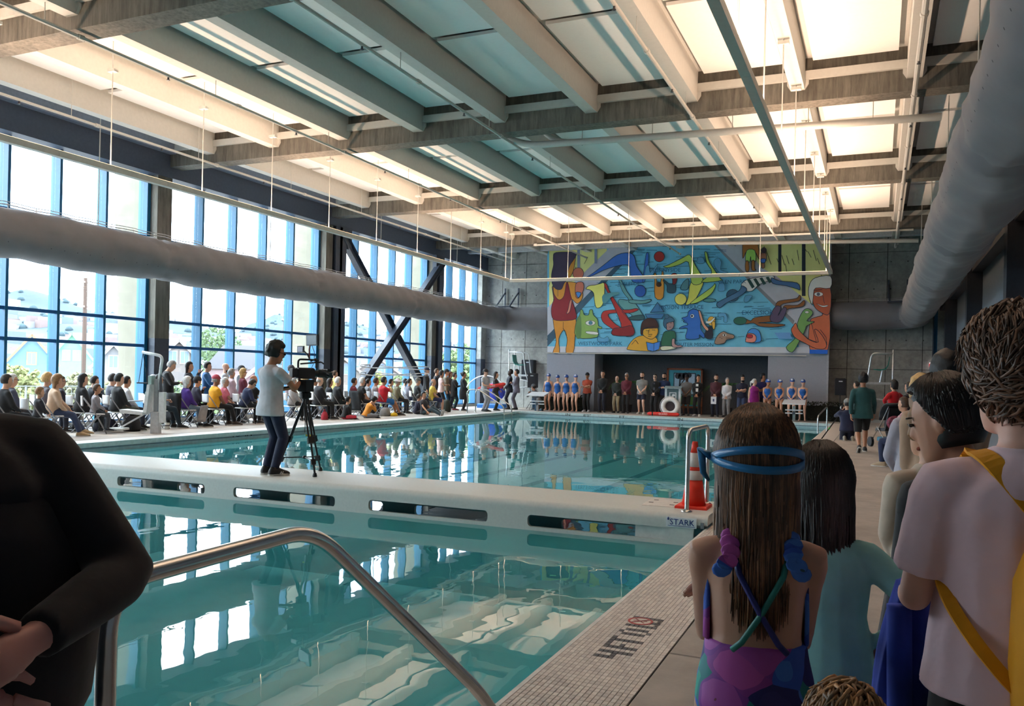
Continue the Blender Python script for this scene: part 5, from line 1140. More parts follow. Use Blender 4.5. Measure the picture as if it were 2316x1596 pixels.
far(1481, 'man with glasses in a black suit and dark tie', arms=('clasp','clasp'), skin='f', hair=('short','dark'), top=((20,20,24),1,'jacket'), bottom=(BK,1), H=1.76, extras=('glasses','tie'), hem=-.2)
far(1502, 'bearded man in navy speaking behind the clear lectern', 35.5, arms=('phone','sides'), hair=('short','black'), top=((26,44,84),1), bottom=(BK,1), H=1.82, extras=('beard',))
far(1553, 'man in grey t-shirt black cap and black shorts beside the lectern', arms=('clasp','clasp'), skin='d', hair=('cap',(20,20,24),'black'), top=((100,98,98),.5), bottom=(BK,.5,'shorts'), shoes=(40,36,36), H=1.76)
far(1578, 'woman with long black hair in a black jacket over a white shirt', arms=('clasp','clasp'), skin='m', hair=('long','black',.3), top=((18,16,20),1,'jacket'), bottom=(BK,1), shoes=(220,220,222), H=1.76, fem=1, extras=(('front',(224,220,218)),), head=(35,0))
far(1619, 'bearded man in a dark red plaid shirt holding a paper', arms=('clasp','clasp'), skin='l', hair=('short','dark'), top=((74,32,42),1), bottom=((26,28,50),1), H=1.8, extras=('beard',), head=(15,0))
far(1644, 'grey haired woman in a white shirt and grey trousers', arms=('clasp','clasp'), skin='f', hair=('short','grey'), top=((220,216,222),1), bottom=((130,128,130),1), H=1.66, fem=1, head=(30,0))
far(1678, 'bearded man with dark wavy hair and folded arms in black and navy', arms=('crossed','crossed'), hair=('curly','black'), top=((24,26,50),.5), bottom=(J,1), H=1.78, extras=('beard',), head=(30,0))
far(1705, 'woman with white tied hair in a long magenta dress', 35.2, arms=('sides','sides'), skin='f', hair=('pony','white'), top=((146,32,132),0,'dress'), bottom=((146,32,132),.9,'skirt'), H=1.64, fem=1, fat=1.25, hem=-.42, head=(55,0), dface=35)
far(1724, 'tall man with thick black hair in a navy t-shirt', 35.65, arms=('crossed','crossed'), skin='m', hair=('curly','black'), top=((30,28,92),.5), bottom=((26,30,60),1), H=1.86, head=(40,0), dface=20)
for i, (px, h, hd, sk) in enumerate(((1736,1.64,50,'m'), (1763,1.64,45,'l'), (1791,1.68,30,'f'), (1816,1.66,15,'f'))):
    far(px, ('swimmer in blue suit standing nearest the magenta dress', 'second swimmer in blue suit right of the magenta dress', 'swimmer in blue suit behind the right starting block', 'rightmost swimmer in blue suit at the mural edge')[i], 34.9, arms=('clasp','clasp'), skin=sk, hair=('swimcap',(40,84,170)), top=None, bottom=None, shoe=False, suit=m_swim, H=h, fem=1, head=(hd,0), group='swim team on the right')
# --- right deck
def deck(px, d, label, face, py=880, **k):
    p = at(px, py, d); return person(label, (p.x, p.y, 0), math.radians(face), group=k.pop('group','people on the right deck'), **k)
deck(1952, 18.6, 'man walking away in a dark teal shirt and black shorts', 8, pose='walk', arms=('walkf','walkb'), skin='m', hair=('curly','black'), top=((30,78,80),1), bottom=((18,18,20),.52,'shorts'), shoes=(40,36,36), H=1.78, fat=1.1, vox=.02, hem=-.18)
snap = deck(1917, 22.6, 'photographer in a pale cap and navy jacket kneeling by the coping', 12, pose='kneel', arms=('camera','camera'), hair=('cap',(150,146,142),'dark'), top=((26,34,66),1,'jacket'), bottom=((24,28,48),1), shoes=(150,140,126), H=1.76, fat=1.1, vox=.022)
deck(1937, 30, 'woman with dark tied hair in profile behind the walking man', 70, hair=('bun','dark'), skin='l', top=(DK,1), H=1.62, fem=1)
deck(2022, 22, 'woman with black hair in a bright red top standing near the wall', 40, arms=('hips','hips'), hair=('bob','black',.1), top=((200,20,36),1), bottom=(DK,1), H=1.64, fem=1, vox=.022)
deck(2056, 20, 'woman with long dark hair and a blue bag beside the red top', 50, hair=('long','dark',.26), top=((44,34,40),1), bottom=(DK,1), H=1.6, fem=1, vox=.022)
deck(2069, 21, 'man with short curly hair in a dark coat near the exit sign', 45, hair=('curly','black'), skin='d', top=((40,44,54),1,'coat'), H=1.74, vox=.022)
deck(2046, 15.2, 'seated person in dark jeans and tan shoes beside the stroller', 62, pose='sit', arms=('lap','lap'), hair=('short','brown'), top=((190,150,160),1), bottom=((30,46,80),1), shoes=(168,150,126), H=1.62, vox=.02, fem=1)
deck(2084, 6.0, 'woman with blond hair in a pale grey hooded sweatshirt', 18, arms=('lap','lap'), hair=('long','blond',.16), top=((176,172,184),1,'hoodie'), bottom=(J,1), H=1.60, fem=1, vox=.016, fat=1.05)
deck(2140, 4.7, 'man with cropped black hair in a tan long sleeved shirt seen from behind', 12, arms=('clasp','clasp'), skin='m', hair=('short','black'), top=((178,146,120),1), bottom=(DK,1), H=1.72, vox=.014, fat=1.05)
deck(2108, 3.45, 'child with curly light brown hair behind the boy in black', 30, arms=('clasp','clasp'), hair=('curly','light'), top=((196,178,158),1), bottom=(DK,1), H=1.45, hs=1.1, vox=.012)
# ================================================================ CAMERA OPERATOR ON THE BULKHEAD
ZB = .13
op = person('camera operator in white t-shirt and dark jeans standing on the bulkhead', (-7.32, 8.90, ZB), math.radians(-14), H=1.78, arms=('phone','sides'), elbow=((.8,-.2,-.8),(-.8,-.2,-.8)), targets=[(.15,.33,1.20),(-.02,.30,1.12)], skin='m', hair=('curly','black'), top=((206,204,210),.5,'t_shirt'), bottom=((30,38,66),1,'jeans'), shoes=(18,18,22), vox=.013, extras=('glasses',), head=(-22,12), hem=-.16, fat=1.02)
for o in op.root.children:
    if o.name.startswith('shoe'):
        c = sum((V(v.co) for v in o.data.vertices), V())/len(o.data.vertices)
        for k in range(3): MB().obox(c+V((.040,-.01+.03*k,-.005)), V((.012,0,0)), V((0,.006,-.006)), V((0,.008,.016))).build('side_stripe', M((224,224,226), .6), o)
def video_rig():
    b = V((-7.05, 9.28, ZB)); t = thing('tripod', 'tall black video tripod standing on the bulkhead', 'tripod', b)
    apex = V((0,0,1.02))
    mk = M((20,20,24), .45, .2)
    feet = [V((.34,-.22,0)), V((-.36,-.12,0)), V((.0,.36,0))]
    for f in feet:
        d = (f-apex); n = d.cross(U0).normalized()
        lg = MB()
        for s in (-1, 1): lg.tube([apex+n*s*.03+d*.02, apex+d*.55+n*s*.022], .013, 7)
        lg.tube([apex+d*.5, f+U0*.03], .014, 7); lg.obox(apex+d*.55, n*.04, d.normalized()*.04, n.cross(d).normalized()*.025); lg.obox(apex+d*.82, n*.03, d.normalized()*.035, n.cross(d).normalized()*.02)
        L = lg.build('leg', mk, t)
        MB().lathe([(.028,0),(.03,.012),(.02,.05)], tuple(f), 10).build('foot', m_black, L)
        MB().tube([apex+d*.8, V((0,0,.22))], .008, 6).build('spreader', mk, t)
    MB().lathe([(.02,.2),(.03,.22),(.02,.24)], (0,0,0), 8).build('spreader_hub', mk, t)
    MB().lathe([(.03,1.0),(.075,1.02),(.075,1.08),(.05,1.10)], (0,0,0), 12).build('bowl', mk, t)
    h = MB(); h.obox((0,0,1.18), (.065,0,0), (0,.085,0), (0,0,.08)); h.lathe([(.06,-.08),(.06,.08)], (0,0,1.16), 10); h.build('fluid_head', mk, t)
    MB().tube([(-.04,-.05,1.2),(-.22,-.22,1.14),(-.30,-.28,1.16)], .012, 7).build('pan_bar', mk, t)
    MB().tube([apex+V((0,0,-.02)), V((.0,.0,.55))], .006, 5).build('cable', m_black, t)
    MB().obox((.10,-.06,.52), (.03,0,0), (0,.02,0), (0,0,.012)).build('brand_tag', M((206,190,40), .5), t)
    c = thing('video_camera', 'black video camera rig with two monitors on the tripod', 'camera', b+V((0,0,1.27)), math.radians(-28))
    mk2 = M((22,22,26), .5)
    q = MB(); q.bbox(-.06,.06,-.14,.10,0,.15,.02); q.bbox(-.05,.05,-.22,-.14,.02,.14,.01); autosmooth(q.build('body', mk2, c), 30)
    autosmooth(MB().tube([(0,.10,.075),(0,.16,.075),(0,.17,.075),(0,.27,.075)], [.045,.045,.055,.058], 14).build('lens', mk2, c))
    MB().bbox(-.08,.08,.27,.31,.02,.14,.005).build('matte_box', m_black, c)
    MB().box(-.065,.0,-.215,-.19,.05,.065).build('status_strip', M((210,214,60), .4, emit=.3), c)
    MB().tube(round_path([(0,-.12,.15),(0,-.12,.26),(0,.14,.26),(0,.14,.15)], .04), .013, 7).build('top_handle', mk2, c)
    for z, a in ((.24,(.10,.08)), (.20,(-.05,.16))): MB().tube([(0,a[0]-.04,z),(.10,a[1],z+.03),(.14,a[1]+.02,z+.01)], .012, 6).build('rod_arm', mk2, c)
    m = MB(); m.obox((.12,.02,.52), (.125,.02,0), (.002,-.012,0), (-.006,0,.075)); mo = m.build('field_monitor', m_black, c); MB().obox((.122,.006,.52), (.108,.018,0), (.0003,-.002,0), (-.006,0,.06)).build('screen', M((70,84,92), .2, emit=.25), mo)
    MB().tube([(-.02,.05,.27),(-.03,.05,.40),(.0,.05,.50)], .010, 6).build('monitor_arm', M((196,84,50), .4), c)
    m = MB(); m.obox((-.19,.0,.40), (.075,.01,0), (.001,-.01,0), (0,0,.045)); mo = m.build('viewfinder_monitor', m_black, c); MB().obox((-.19,-.011,.40), (.06,.008,0), (.0002,-.002,0), (0,0,.034)).build('screen', M((120,126,138), .2, emit=.3), mo)
    MB().tube([(-.12,.0,.39),(-.03,.03,.32),(.0,.04,.27)], .010, 6).build('monitor_arm', mk2, c)
    MB().tube([(.15,.0,.45),(.19,.02,.36),(.17,.03,.22),(.08,.02,.12)], .004, 5).build('cable', m_black, c)
    autosmooth(MB().tube([(.10,.14,.12),(.20,.20,.09),(.21,.21,.07),(.25,.235,.06)], [.014,.014,.035,.04], 10).build('grip', mk2, c))
video_rig()
# ================================================================ FOREGROUND PEOPLE
def floral():
    m = bpy.data.materials.new('floral_print'); m.use_nodes = True; t = m.node_tree; b = t.nodes['Principled BSDF']; b.inputs['Roughness'].default_value = .6
    g = t.nodes.new('ShaderNodeTexCoord'); v = t.nodes.new('ShaderNodeTexVoronoi'); v.inputs['Scale'].default_value = 12.0
    n = t.nodes.new('ShaderNodeTexNoise'); n.inputs['Scale'].default_value = 7; mx = t.nodes.new('ShaderNodeMix'); mx.data_type = 'RGBA'; mx.inputs[0].default_value = .10
    L = t.links.new; L(g.outputs['Object'], mx.inputs[6]); L(n.outputs['Color'], mx.inputs[7]); L(g.outputs['Object'], n.inputs['Vector']); L(mx.outputs[2], v.inputs['Vector'])
    sep = t.nodes.new('ShaderNodeSeparateColor'); L(v.outputs['Color'], sep.inputs[0])
    r = t.nodes.new('ShaderNodeValToRGB'); r.color_ramp.interpolation = 'CONSTANT'; e = r.color_ramp.elements
    cols = [(0,(44,40,112)),(.16,(186,84,170)),(.36,(62,116,206)),(.52,(40,160,140)),(.64,(170,80,170)),(.82,(86,150,220))]
    e[0].position = 0; e[0].color = lin(cols[0][1]); e[1].position = cols[1][0]; e[1].color = lin(cols[1][1])
    for p, c in cols[2:]: q = e.new(p); q.color = lin(c)
    L(sep.outputs[0], r.inputs[0])
    r2 = t.nodes.new('ShaderNodeValToRGB'); r2.color_ramp.interpolation = 'CONSTANT'; k = r2.color_ramp.elements; k[0].position = 0; k[0].color = (.45,.42,.08,1); k[1].position = .10; k[1].color = (1,1,1,1); z = k.new(.62); z.color = (.5,.5,.8,1)
    L(v.outputs['Distance'], r2.inputs[0]); m2 = t.nodes.new('ShaderNodeMix'); m2.data_type = 'RGBA'; m2.blend_type = 'MULTIPLY'; m2.inputs[0].default_value = .85
    L(r.outputs[0], m2.inputs[6]); L(r2.outputs[0], m2.inputs[7]); L(m2.outputs[2], b.inputs['Base Color'])
    return m
def strand_hair(pr, col, ln, n, seed, width=1.0, nm='hair', am=2.45):
    rn = random.Random(seed); bins = [MB(), MB(), MB()]; Hh = pr.H; s = pr.s
    cap = MB(); cap.ell((0,0,0),1,1,1,22,16,lambda p: p*(.76 if (p.y > .25 and p.z < .45) or p.z < -.75 else 1)); cap.v = [tuple(Hh(x*.089*width, -.012+y*.110, .016+z*.132)) for x,y,z in cap.v]; bins[0].add(cap.v, cap.f)
    for i in range(n):
        a = rn.triangular(-am, am, 0) if i % 3 else rn.uniform(-am, am); u = rn.uniform(0, 1); e0 = rn.uniform(38, 80)
        L_ = ln*(1-.20*abs(a)/2.45)*rn.uniform(.74, 1.06); p = []; fl = rn.uniform(.05,.34); j0 = V((rn.uniform(-1,1),rn.uniform(-1,1),0))*.012
        for k in range(9):
            t = k/8
            if t < .38:
                e = t/.38; ee = -20 if ln > .05 else -20+62*min(1, max(0, (abs(a)-1.35)/.9)); el = math.radians(max(e0, ee+8)*(1-e)+ee*e)
                rx, ry, rz_ = .098*width, .119, .138
                x = rx*math.cos(el)*math.sin(a); y = -.008-ry*math.cos(el)*math.cos(a); z = .016+rz_*math.sin(el)
                last = Hh(x*(1+.03*u), y*(1+.04*u), z+.003*u); p.append(last)
            else:
                e = (t-.38)/.62; dn = V((0,0,-1))*L_*s*e; inw = (pr.H(0,-.115,-.1)-last); inw.z = 0
                p.append(last+dn+inw*(fl*e)+j0*e+V((rn.uniform(-1,1),rn.uniform(-1,1),0))*.003)
        bins[i % 3].tube(p, [.0025,.0048,.005,.005,.005,.0048,.004,.003,.001], 4)
    me = bpy.data.meshes.new(nm); v = []; f = []; mi = []
    for k, q in enumerate(bins):
        o = len(v); v += q.v; f += [tuple(i+o for i in g) for g in q.f]; mi += [k]*len(q.f)
    me.from_pydata(v, [], f)
    for g in (.72, 1.0, 1.4): me.materials.append(M(tuple(min(255, int(c*g)) for c in col), .38, var=.3, scale=26))
    me.polygons.foreach_set('material_index', mi); me.polygons.foreach_set('use_smooth', [True]*len(mi)); me.update()
    link(nm, me, pr.root)
def p_at(px, d): p = at(px, 900, d); return (p.x, p.y, 0)
# girl in the floral swimsuit
fl = floral()
girl = person('girl with long brown hair and blue goggle straps in a floral swimsuit', p_at(1722, 2.02), math.radians(13), H=1.43, hs=1.06, arms=('crossed','crossed'), skin=(196,150,126), hair=None, top=None, bottom=None, shoe=False, fem=1, vox=.0095, lean=3, head=(6,4), name='person', fat=.98)
def girl_suit():
    s = girl.s; T = girl.T; r = girl.root
    def sec(z, rx, ry, yo, n=24): return [T(rx*math.cos(a), yo+ry*math.sin(a), z) for a in np.linspace(0,2*math.pi,n+1)[:-1]]
    q = MB(); q.loftq([sec(z,rx,ry,yo) for z,rx,ry,yo in ((-.14,.05,.06,0),(-.11,.11,.11,0),(-.06,.165,.128,-.008),(-.02,.174,.126,-.01),(.05,.166,.117,0),(.11,.152,.110,.004),(.155,.146,.108,.008))])
    link('swimsuit', fuse(q, .008, 2, (fl,)), r)
    # chest panel seen only at the sides, straps crossing the back, ruffles over the shoulders
    q = MB(); q.loftq([[T(.152*math.cos(a)*1.0, .014+.124*math.sin(a), z) for a in np.linspace(-.35,math.pi+.35,15)]+[T(.142*math.cos(a), .014+.112*math.sin(a), z) for a in np.linspace(math.pi+.35,-.35,15)] for z in (.15,.22,.30,.36)])
    link('front_panel', q.mesh('front_panel', fl, True), r)
    for sg, c in ((1,(30,120,110)), (-1,(36,40,110))):
        MB().tube([T(sg*.075,-.085,.425), T(sg*.06,-.122,.36), T(0,-.128,.25), T(-sg*.05,-.118,.17), T(-sg*.075,-.108,.145)], .007*s*1.3, 8).build('strap', M(c, .5), r, smooth=True)
    for sg in (1, -1):
        rings = []
        for k in range(80):
            t = k/79; an = -.5+t*3.3
            c = T(sg*(.095-.02*math.sin(an)), -.012-.118*math.cos(an)*1.0, .40+.075*math.sin(an)); w = .020+.011*math.sin(k*.75)
            o = T(sg*1,0,0)-T(0,0,0); u = T(0,0,1)-T(0,0,0)
            rings.append([c+o.normalized()*(w*.7*math.cos(b)+.006*math.sin(k*.95))+u.normalized()*(w*math.sin(b)*.6) for b in np.linspace(0,2*math.pi,11)[:-1]])
        MB().loftq(rings).build('ruffle', fl, r, smooth=True)
    mg = M((38,118,176), .3, var=.05)
    for tl, zb, wd in ((0, .028, .013), (1, -.018, .013)):
        rings = []
        for a in np.linspace(0, 2*math.pi, 49)[:-1]:
            bk = max(0, -math.sin(a))
            z = .012+(.020 if tl == 0 else -.030)*bk*1.0
            c = girl.H(.112*math.cos(a), -.008+.134*math.sin(a), z); up_ = (girl.H(0,0,1)-girl.H(0,0,0)).normalized(); ou = (c-girl.H(0,0,z)).normalized()
            rings.append([c+up_*wd*.72-ou*.003, c+up_*wd*.72+ou*.004, c-up_*wd*.72+ou*.004, c-up_*wd*.72-ou*.003])
        rings.append(rings[0]); MB().loftq(rings, False).build('goggle_strap', mg, r, smooth=True)
    MB().tube([girl.H(-.112,.02,.012), girl.H(-.135,.04,.03), girl.H(-.128,.05,-.03), girl.H(-.112,.06,-.05)], [.010,.012,.008,.004], 8).build('strap_end', mg, r, smooth=True)
girl_suit()
strand_hair(girl, (98,70,50), .45, 1500, 3, 1.06)
fle = person('girl with dark hair in a turquoise fleece with a hand on her hip', p_at(1872, 2.5), math.radians(2), H=1.31, hs=1.08, arms=('hips','clasp'), skin='m', hair=None, top=((150,216,214),1,'fleece'), bottom=((40,34,44),1), fem=1, vox=.011, head=(25,6), loose=.03)
strand_hair(fle, (34,26,24), .34, 800, 5, 1.0)
# adult in the pink t-shirt with the yellow backpack
pk = person('adult with curly brown hair in a pale pink t-shirt and black trousers', p_at(2318, 1.88), math.radians(16), H=1.68, arms=('sides','lap'), elbow=(None,(-.35,-.5,-.9)), targets=[(.27,.05,.80),(-.15,.27,1.02)], skin=(222,172,152), hair=None, top=(M((238,206,214), .85, var=.08, scale=4.5, bump=1.0, sheen=.2),.62,'t_shirt'), bottom=((16,16,18),1), vox=.0115, head=(14,2), hem=-.10, loose=.034, fat=1.04, hs=1.0)
def curls(pr, col, n, seed, cy=.45):
    rn = random.Random(seed); bins = [MB(), MB(), MB()]
    for i in range(n):
        a = rn.uniform(0, 2*math.pi); z = rn.uniform(-.45, 1); rr = math.sqrt(max(0, 1-z*z)); x, y = rr*math.cos(a), rr*math.sin(a)
        if y > cy and z < .55: continue
        if z < -.1 and y > -.15: continue
        nr = V((x,y,z)); tng = V((-.35+rn.uniform(-.5,.5), -.5+rn.uniform(-.5,.5), -.55+rn.uniform(-.4,.4))); tng = (tng-nr*tng.dot(nr)).normalized(); sd = nr.cross(tng)
        b = V((x*.090, -.010+y*.114, .020+z*.130)); ph = rn.uniform(0,6); lf = rn.uniform(.004,.018); p = []
        for k in range(7): p.append(pr.H(*(b+tng*(.016*k)+nr*(lf*math.sin(k*.6)+.004*math.sin(k*1.3+ph)-.0016*k*k*.35)+sd*(.006*math.sin(k*1.1+ph)))))
        bins[i % 3].tube(p, [.002,.0042,.0046,.0044,.004,.003,.001], 4)
    hc = MB(); hc.ell((0,0,0),1,1,1,20,14,lambda p: p*(.74 if (p.y > .2 and p.z < .5) or p.z < -.5 else 1)); hc.v = [tuple(pr.H(x*.090, -.008+y*.114, .02+z*.128)) for x,y,z in hc.v]; bins[0].add(hc.v, hc.f)
    me = bpy.data.meshes.new('hair'); v = []; f = []; mi = []
    for k, q in enumerate(bins):
        o = len(v); v += q.v; f += [tuple(i+o for i in g) for g in q.f]; mi += [k]*len(q.f)
    me.from_pydata(v, [], f)
    for g in (.7, 1.0, 1.35): me.materials.append(M(tuple(min(255, int(c*g)) for c in col), .45, var=.3, scale=25))
    me.polygons.foreach_set('material_index', mi); me.polygons.foreach_set('use_smooth', [True]*len(mi)); me.update(); link('hair', me, pr.root)
curls(pk, (92,66,50), 3000, 11)
def backpack():
    o = pk.M @ pk.T(.07,-.20,.10)
    b = thing('backpack', 'bright yellow backpack slung low on the pink t-shirt', 'backpack', o, math.radians(16))
    my = M((232,160,26), .7, var=.08, scale=8, bump=.2)
    body = MB(); body.loftq([[(x*w, y*d, z) for x, y in [(math.copysign(abs(math.cos(a))**.6, math.cos(a)), math.copysign(abs(math.sin(a))**.6, math.sin(a))) for a in np.linspace(0,2*math.pi,21)[:-1]]] for z, w, d in ((-.20,.12,.05),(-.19,.15,.075),(-.05,.16,.085),(.12,.155,.08),(.20,.13,.065),(.225,.08,.035))])
    autosmooth(body.build('bag', my, b), 60)
    pkt = MB(); pkt.loftq([[(x*w, -.085+y*d, z) for x, y in [(math.copysign(abs(math.cos(a))**.6, math.cos(a)), math.copysign(abs(math.sin(a))**.6, math.sin(a))) for a in np.linspace(0,2*math.pi,17)[:-1]]] for z, w, d in ((-.17,.10,.02),(-.15,.12,.04),(.0,.12,.045),(.04,.10,.02))]); autosmooth(pkt.build('pocket', M((214,146,22), .7), b), 60)
    MB().tube([(-.12,-.128,.02),(0,-.134,.035),(.12,-.128,.02)], .004, 5).build('zip', m_dark, b)
    inv = Matrix.Translation(o) @ Matrix.Rotation(math.radians(16),4,'Z'); inv = inv.inverted()
    def band(pts, w, nm):
        P_ = round_path([inv @ (pk.M @ pk.T(*p)) for p in pts], .06, 4); rings = []
        for i, p in enumerate(P_):
            d = (P_[min(i+1,len(P_)-1)]-P_[max(i-1,0)]).normalized(); n = V((-.0,-1,.25)); sd = d.cross(n).normalized(); n = sd.cross(d).normalized()
            rings.append([p+sd*w+n*.004, p+sd*w-n*.004, p-sd*w-n*.004, p-sd*w+n*.004])
        MB().loftq(rings).build(nm, my, b)
    band([(-.10,.075,.44),(-.108,.01,.492),(-.10,-.075,.475),(-.06,-.135,.40),(.01,-.165,.32)], .021, 'strap')
    band([(.11,.075,.44),(.115,.01,.492),(.115,-.075,.475),(.12,-.15,.32)], .021, 'strap')
    band([(.0,-.18,-.07),(-.08,-.165,-.01),(-.15,-.125,.08),(-.185,-.05,.16),(-.17,.05,.24)], .014, 'lower_strap')
    MB().obox(inv @ (pk.M @ pk.T(-.03,-.185,-.05)), (.022,0,0), (0,.006,0), (0,0,.02)).build('buckle', M((180,120,20), .5), b)
backpack()
def jacket():
    h = pk.M @ V((-.20,.26,1.02))*1.0; h = pk.M @ (V((-.11,.22,1.0))*pk.s)
    j = thing('draped_jacket', 'royal blue jacket draped over the arm of the pink t-shirt', 'jacket', h, math.radians(16))
    q = MB(); rings = []
    for k in range(14):
        t = k/13; z = .05-.75*t; w = .04+.055*min(1,t*2.0)+.012*math.sin(t*7); d = .035+.03*t
        rings.append([(-.05-.02*t+w*math.cos(a)*(1+.10*math.sin(a*5+t*4)), .0+d*math.sin(a)*(1+.25*math.sin(a*4+t*5)), z) for a in np.linspace(0,2*math.pi,33)[:-1]])
    q.loftq(rings); q.build('cloth', M((24,48,140), .8, var=.2, scale=10, bump=.2), j, smooth=True)
    MB().loftq([[(-.10+.03*math.cos(a)+.012*t, -.05+.025*math.sin(a), .0-.5*t) for a in np.linspace(0,2*math.pi,13)[:-1]] for t in np.linspace(0,1,8)]).build('sleeve', M((28,54,150), .8, var=.2, scale=10), j, smooth=True)
jacket()
boy = person('boy with black hair in a black t-shirt turned to the left', p_at(2185, 2.6), math.radians(28), H=1.53, arms=('clasp','clasp'), skin=(186,132,104), hair=None, top=((20,21,24),1,'sweatshirt'), bottom=((26,26,30),1), vox=.011, head=(42,14), hs=1.08)
strand_hair(boy, (26,21,21), .012, 1600, 8, .97, am=3.0)
tod = person('small child with light brown hair at the bottom picture edge', p_at(1932, 1.62), math.radians(15), H=.87, hs=1.3, arms=('sides','sides'), skin='f', hair=None, top=((120,110,104),.5), bottom=(DK,1), vox=.011)
curls(tod, (142,106,72), 900, 21)
dk = person('man in a dark navy coat with a hand behind his back at the left edge', (-1.535, .915, 0), math.radians(58), H=1.76, arms=('back','back'), elbow=((.36,-.7,-1.0),None), targets=[(.17,-.30,1.07),(.06,-.27,1.0)], skin=(206,150,140), hair=('short','dark'), top=((10,11,22),1,'coat'), bottom=((24,44,92),1,'jeans'), vox=.012, fat=1.22, hem=-.14, loose=.045)
def coat_body():
    q = MB(); q.loftq([[(rx*math.cos(a), -.02+ry*math.sin(a), z) for a in np.linspace(0,2*math.pi,25)[:-1]] for z, rx, ry in ((.80,.25,.19),(.90,.30,.20),(1.05,.315,.195),(1.18,.29,.18),(1.32,.21,.15))])
    q.build('coat_body', M((10,11,22), .85, var=.16, scale=7, bump=.25, sheen=.15), dk.root, smooth=True)
coat_body()
# ================================================================ POOL FITTINGS
def rail(label, pts, r, rad, name='grab_rail', plates=(), grp='stainless pool rails'):
    pts = [V(p) for p in pts]; t = thing(name, label, 'handrail', pts[0], group=grp)
    autosmooth(MB().tube([p-pts[0] for p in round_path(pts, rad, 8)], r, 14).build('tube', m_ss, t), 60)
    for p in plates: MB().lathe([(r*2.4,0),(r*2.4,.008),(r*1.7,.02),(r*1.1,.03)], tuple(V(p)-pts[0]), 14).build('flange', m_ss, t, smooth=True)
    return t
rail('polished stair handrail sloping down into the near pool', [(-1.42,1.24,0.0),(-1.42,1.24,1.06),(-1.41,1.9,1.07),(-1.19,2.57,.42),(-1.13,2.85,.02)], .021, .11)
rail('upright grab rail beside the traffic cone', [(-1.80,8.78,ZB),(-1.80,8.78,.98),(-1.72,9.45,1.0),(-1.72,9.45,ZB)], .024, .12, plates=[(-1.80,8.78,ZB),(-1.72,9.45,ZB)])
for i, (x, y) in enumerate(((-1.5,11.9),(-1.5,12.55))):
    rail(('near','far')[i]+' curved ladder rail behind the long haired girl', [(x+.34,y,0),(x+.32,y,.72),(x-.05,y,.74),(x-.24,y,-.2)], .022, .22, plates=[(x+.34,y,0)])
for i, y in enumerate((30.0, 30.75)):
    rail(('near','far')[i]+' sloping stair rail at the far left pool corner', [(-14.95,y,0),(-14.95,y,.92),(-14.5,y,.95),(-13.35,y,.30),(-13.35,y,-.5)], .024, .14, plates=[(-14.95,y,0)])
rail('low rail by the kneeling photographer', [(-1.62,26.6,0),(-1.62,26.6,.52),(-1.45,28.2,.78),(-1.45,28.2,0)], .022, .15)
t = thing('ladder_tread', 'white step between the far left stair rails', 'step', (-13.35,30.37,.02)); MB().box(-.05,.05,-.38,.38,-.03,.03).build('tread', m_white, t); MB().box(-1.6,.0,-.40,-.37,-.02,.0).build('side_bar', m_ss, t)
def cone():
    p = V((-1.80,9.14,ZB)); t = thing('traffic_cone', 'orange traffic cone with two white bands on the bulkhead', 'traffic cone', p)
    mo = M((236,52,28), .5, var=.05); w = M((224,214,208), .4)
    MB().bbox(-.17,.17,-.17,.17,0,.03,.008).build('base', mo, t)
    rad = lambda z: .128-.100*(z-.03)/.68
    for i, (a, b) in enumerate(((.03,.30),(.30,.40),(.40,.44),(.44,.59),(.59,.71))):
        MB().lathe([(rad(a)+(.004 if i in (1,3) else 0),a),(rad(b)+(.004 if i in (1,3) else 0),b)], (0,0,0), 24).build('band' if i in (1,3) else 'cone', w if i in (1,3) else mo, t, smooth=True)
cone()
def lift():
    t = thing('pool_lift', 'white pool lift with hanging grab bar and plastic seat', 'pool lift', (-15.2,14.5,0), math.radians(23.5))
    w = M((226,230,232), .4); g = M((150,154,158), .4, .3); gr = M((150,176,172), .5)
    MB().bbox(-.09,.09,-.09,.09,0,.5,.02).build('pedestal', M((190,194,198), .4), t); MB().box(-.045,.045,-.045,.045,.05,1.25).build('mast', g, t)
    MB().tube(round_path([(.02,0,1.0),(.12,0,1.78),(-.35,0,1.86)], .12), .035, 9).build('boom', w, t, smooth=True)
    MB().bar((.16,0,.3),(.06,.0,1.5),.05,.05).build('actuator', M((80,84,92), .4, .4), t)
    for s in (-.04, .05): MB().tube([(-.33,0,1.84),(-.33+s*2.2,0,1.16)], .008, 5).build('chain', m_dark, t)
    MB().tube([(-.46,0,1.15),(-.14,0,1.15)], .016, 7).build('hand_bar', m_dark, t)
    MB().loftq([[(-.75+dx,y,z) for dx,y,z in ((0,-.2,.46),(.52,-.2,.42),(.52,.2,.42),(0,.2,.46))],[(-.75+dx,y,z) for dx,y,z in ((0,-.2,.54),(.52,-.2,.50),(.52,.2,.50),(0,.2,.54))]]).build('seat', w, t)
    MB().loftq([[(-.22,-.2,.48),(-.14,-.2,.48),(-.14,.2,.48),(-.22,.2,.48)],[(-.14,-.2,1.12),(-.08,-.2,1.12),(-.08,.2,1.12),(-.14,.2,1.12)]]).build('backrest', w, t)
    MB().box(-.16,-.08,-.1,.1,1.12,1.32).build('headrest', gr, t); MB().box(-.235,-.225,-.07,.07,.5,.95).build('back_pad', gr, t)
    MB().bar((-.30,0,.42),(-.80,0,.12),.05,.03).build('foot_arm', w, t); MB().bbox(-1.05,-.68,-.16,.16,.06,.11,.01).build('footrest', w, t)
    MB().tube([(-.22,-.2,.75),(-.55,-.22,.73)], .016, 7).build('armrest', g, t)
    MB().box(.08,.2,-.07,.07,.25,.95).build('control_box', w, t)
lift()
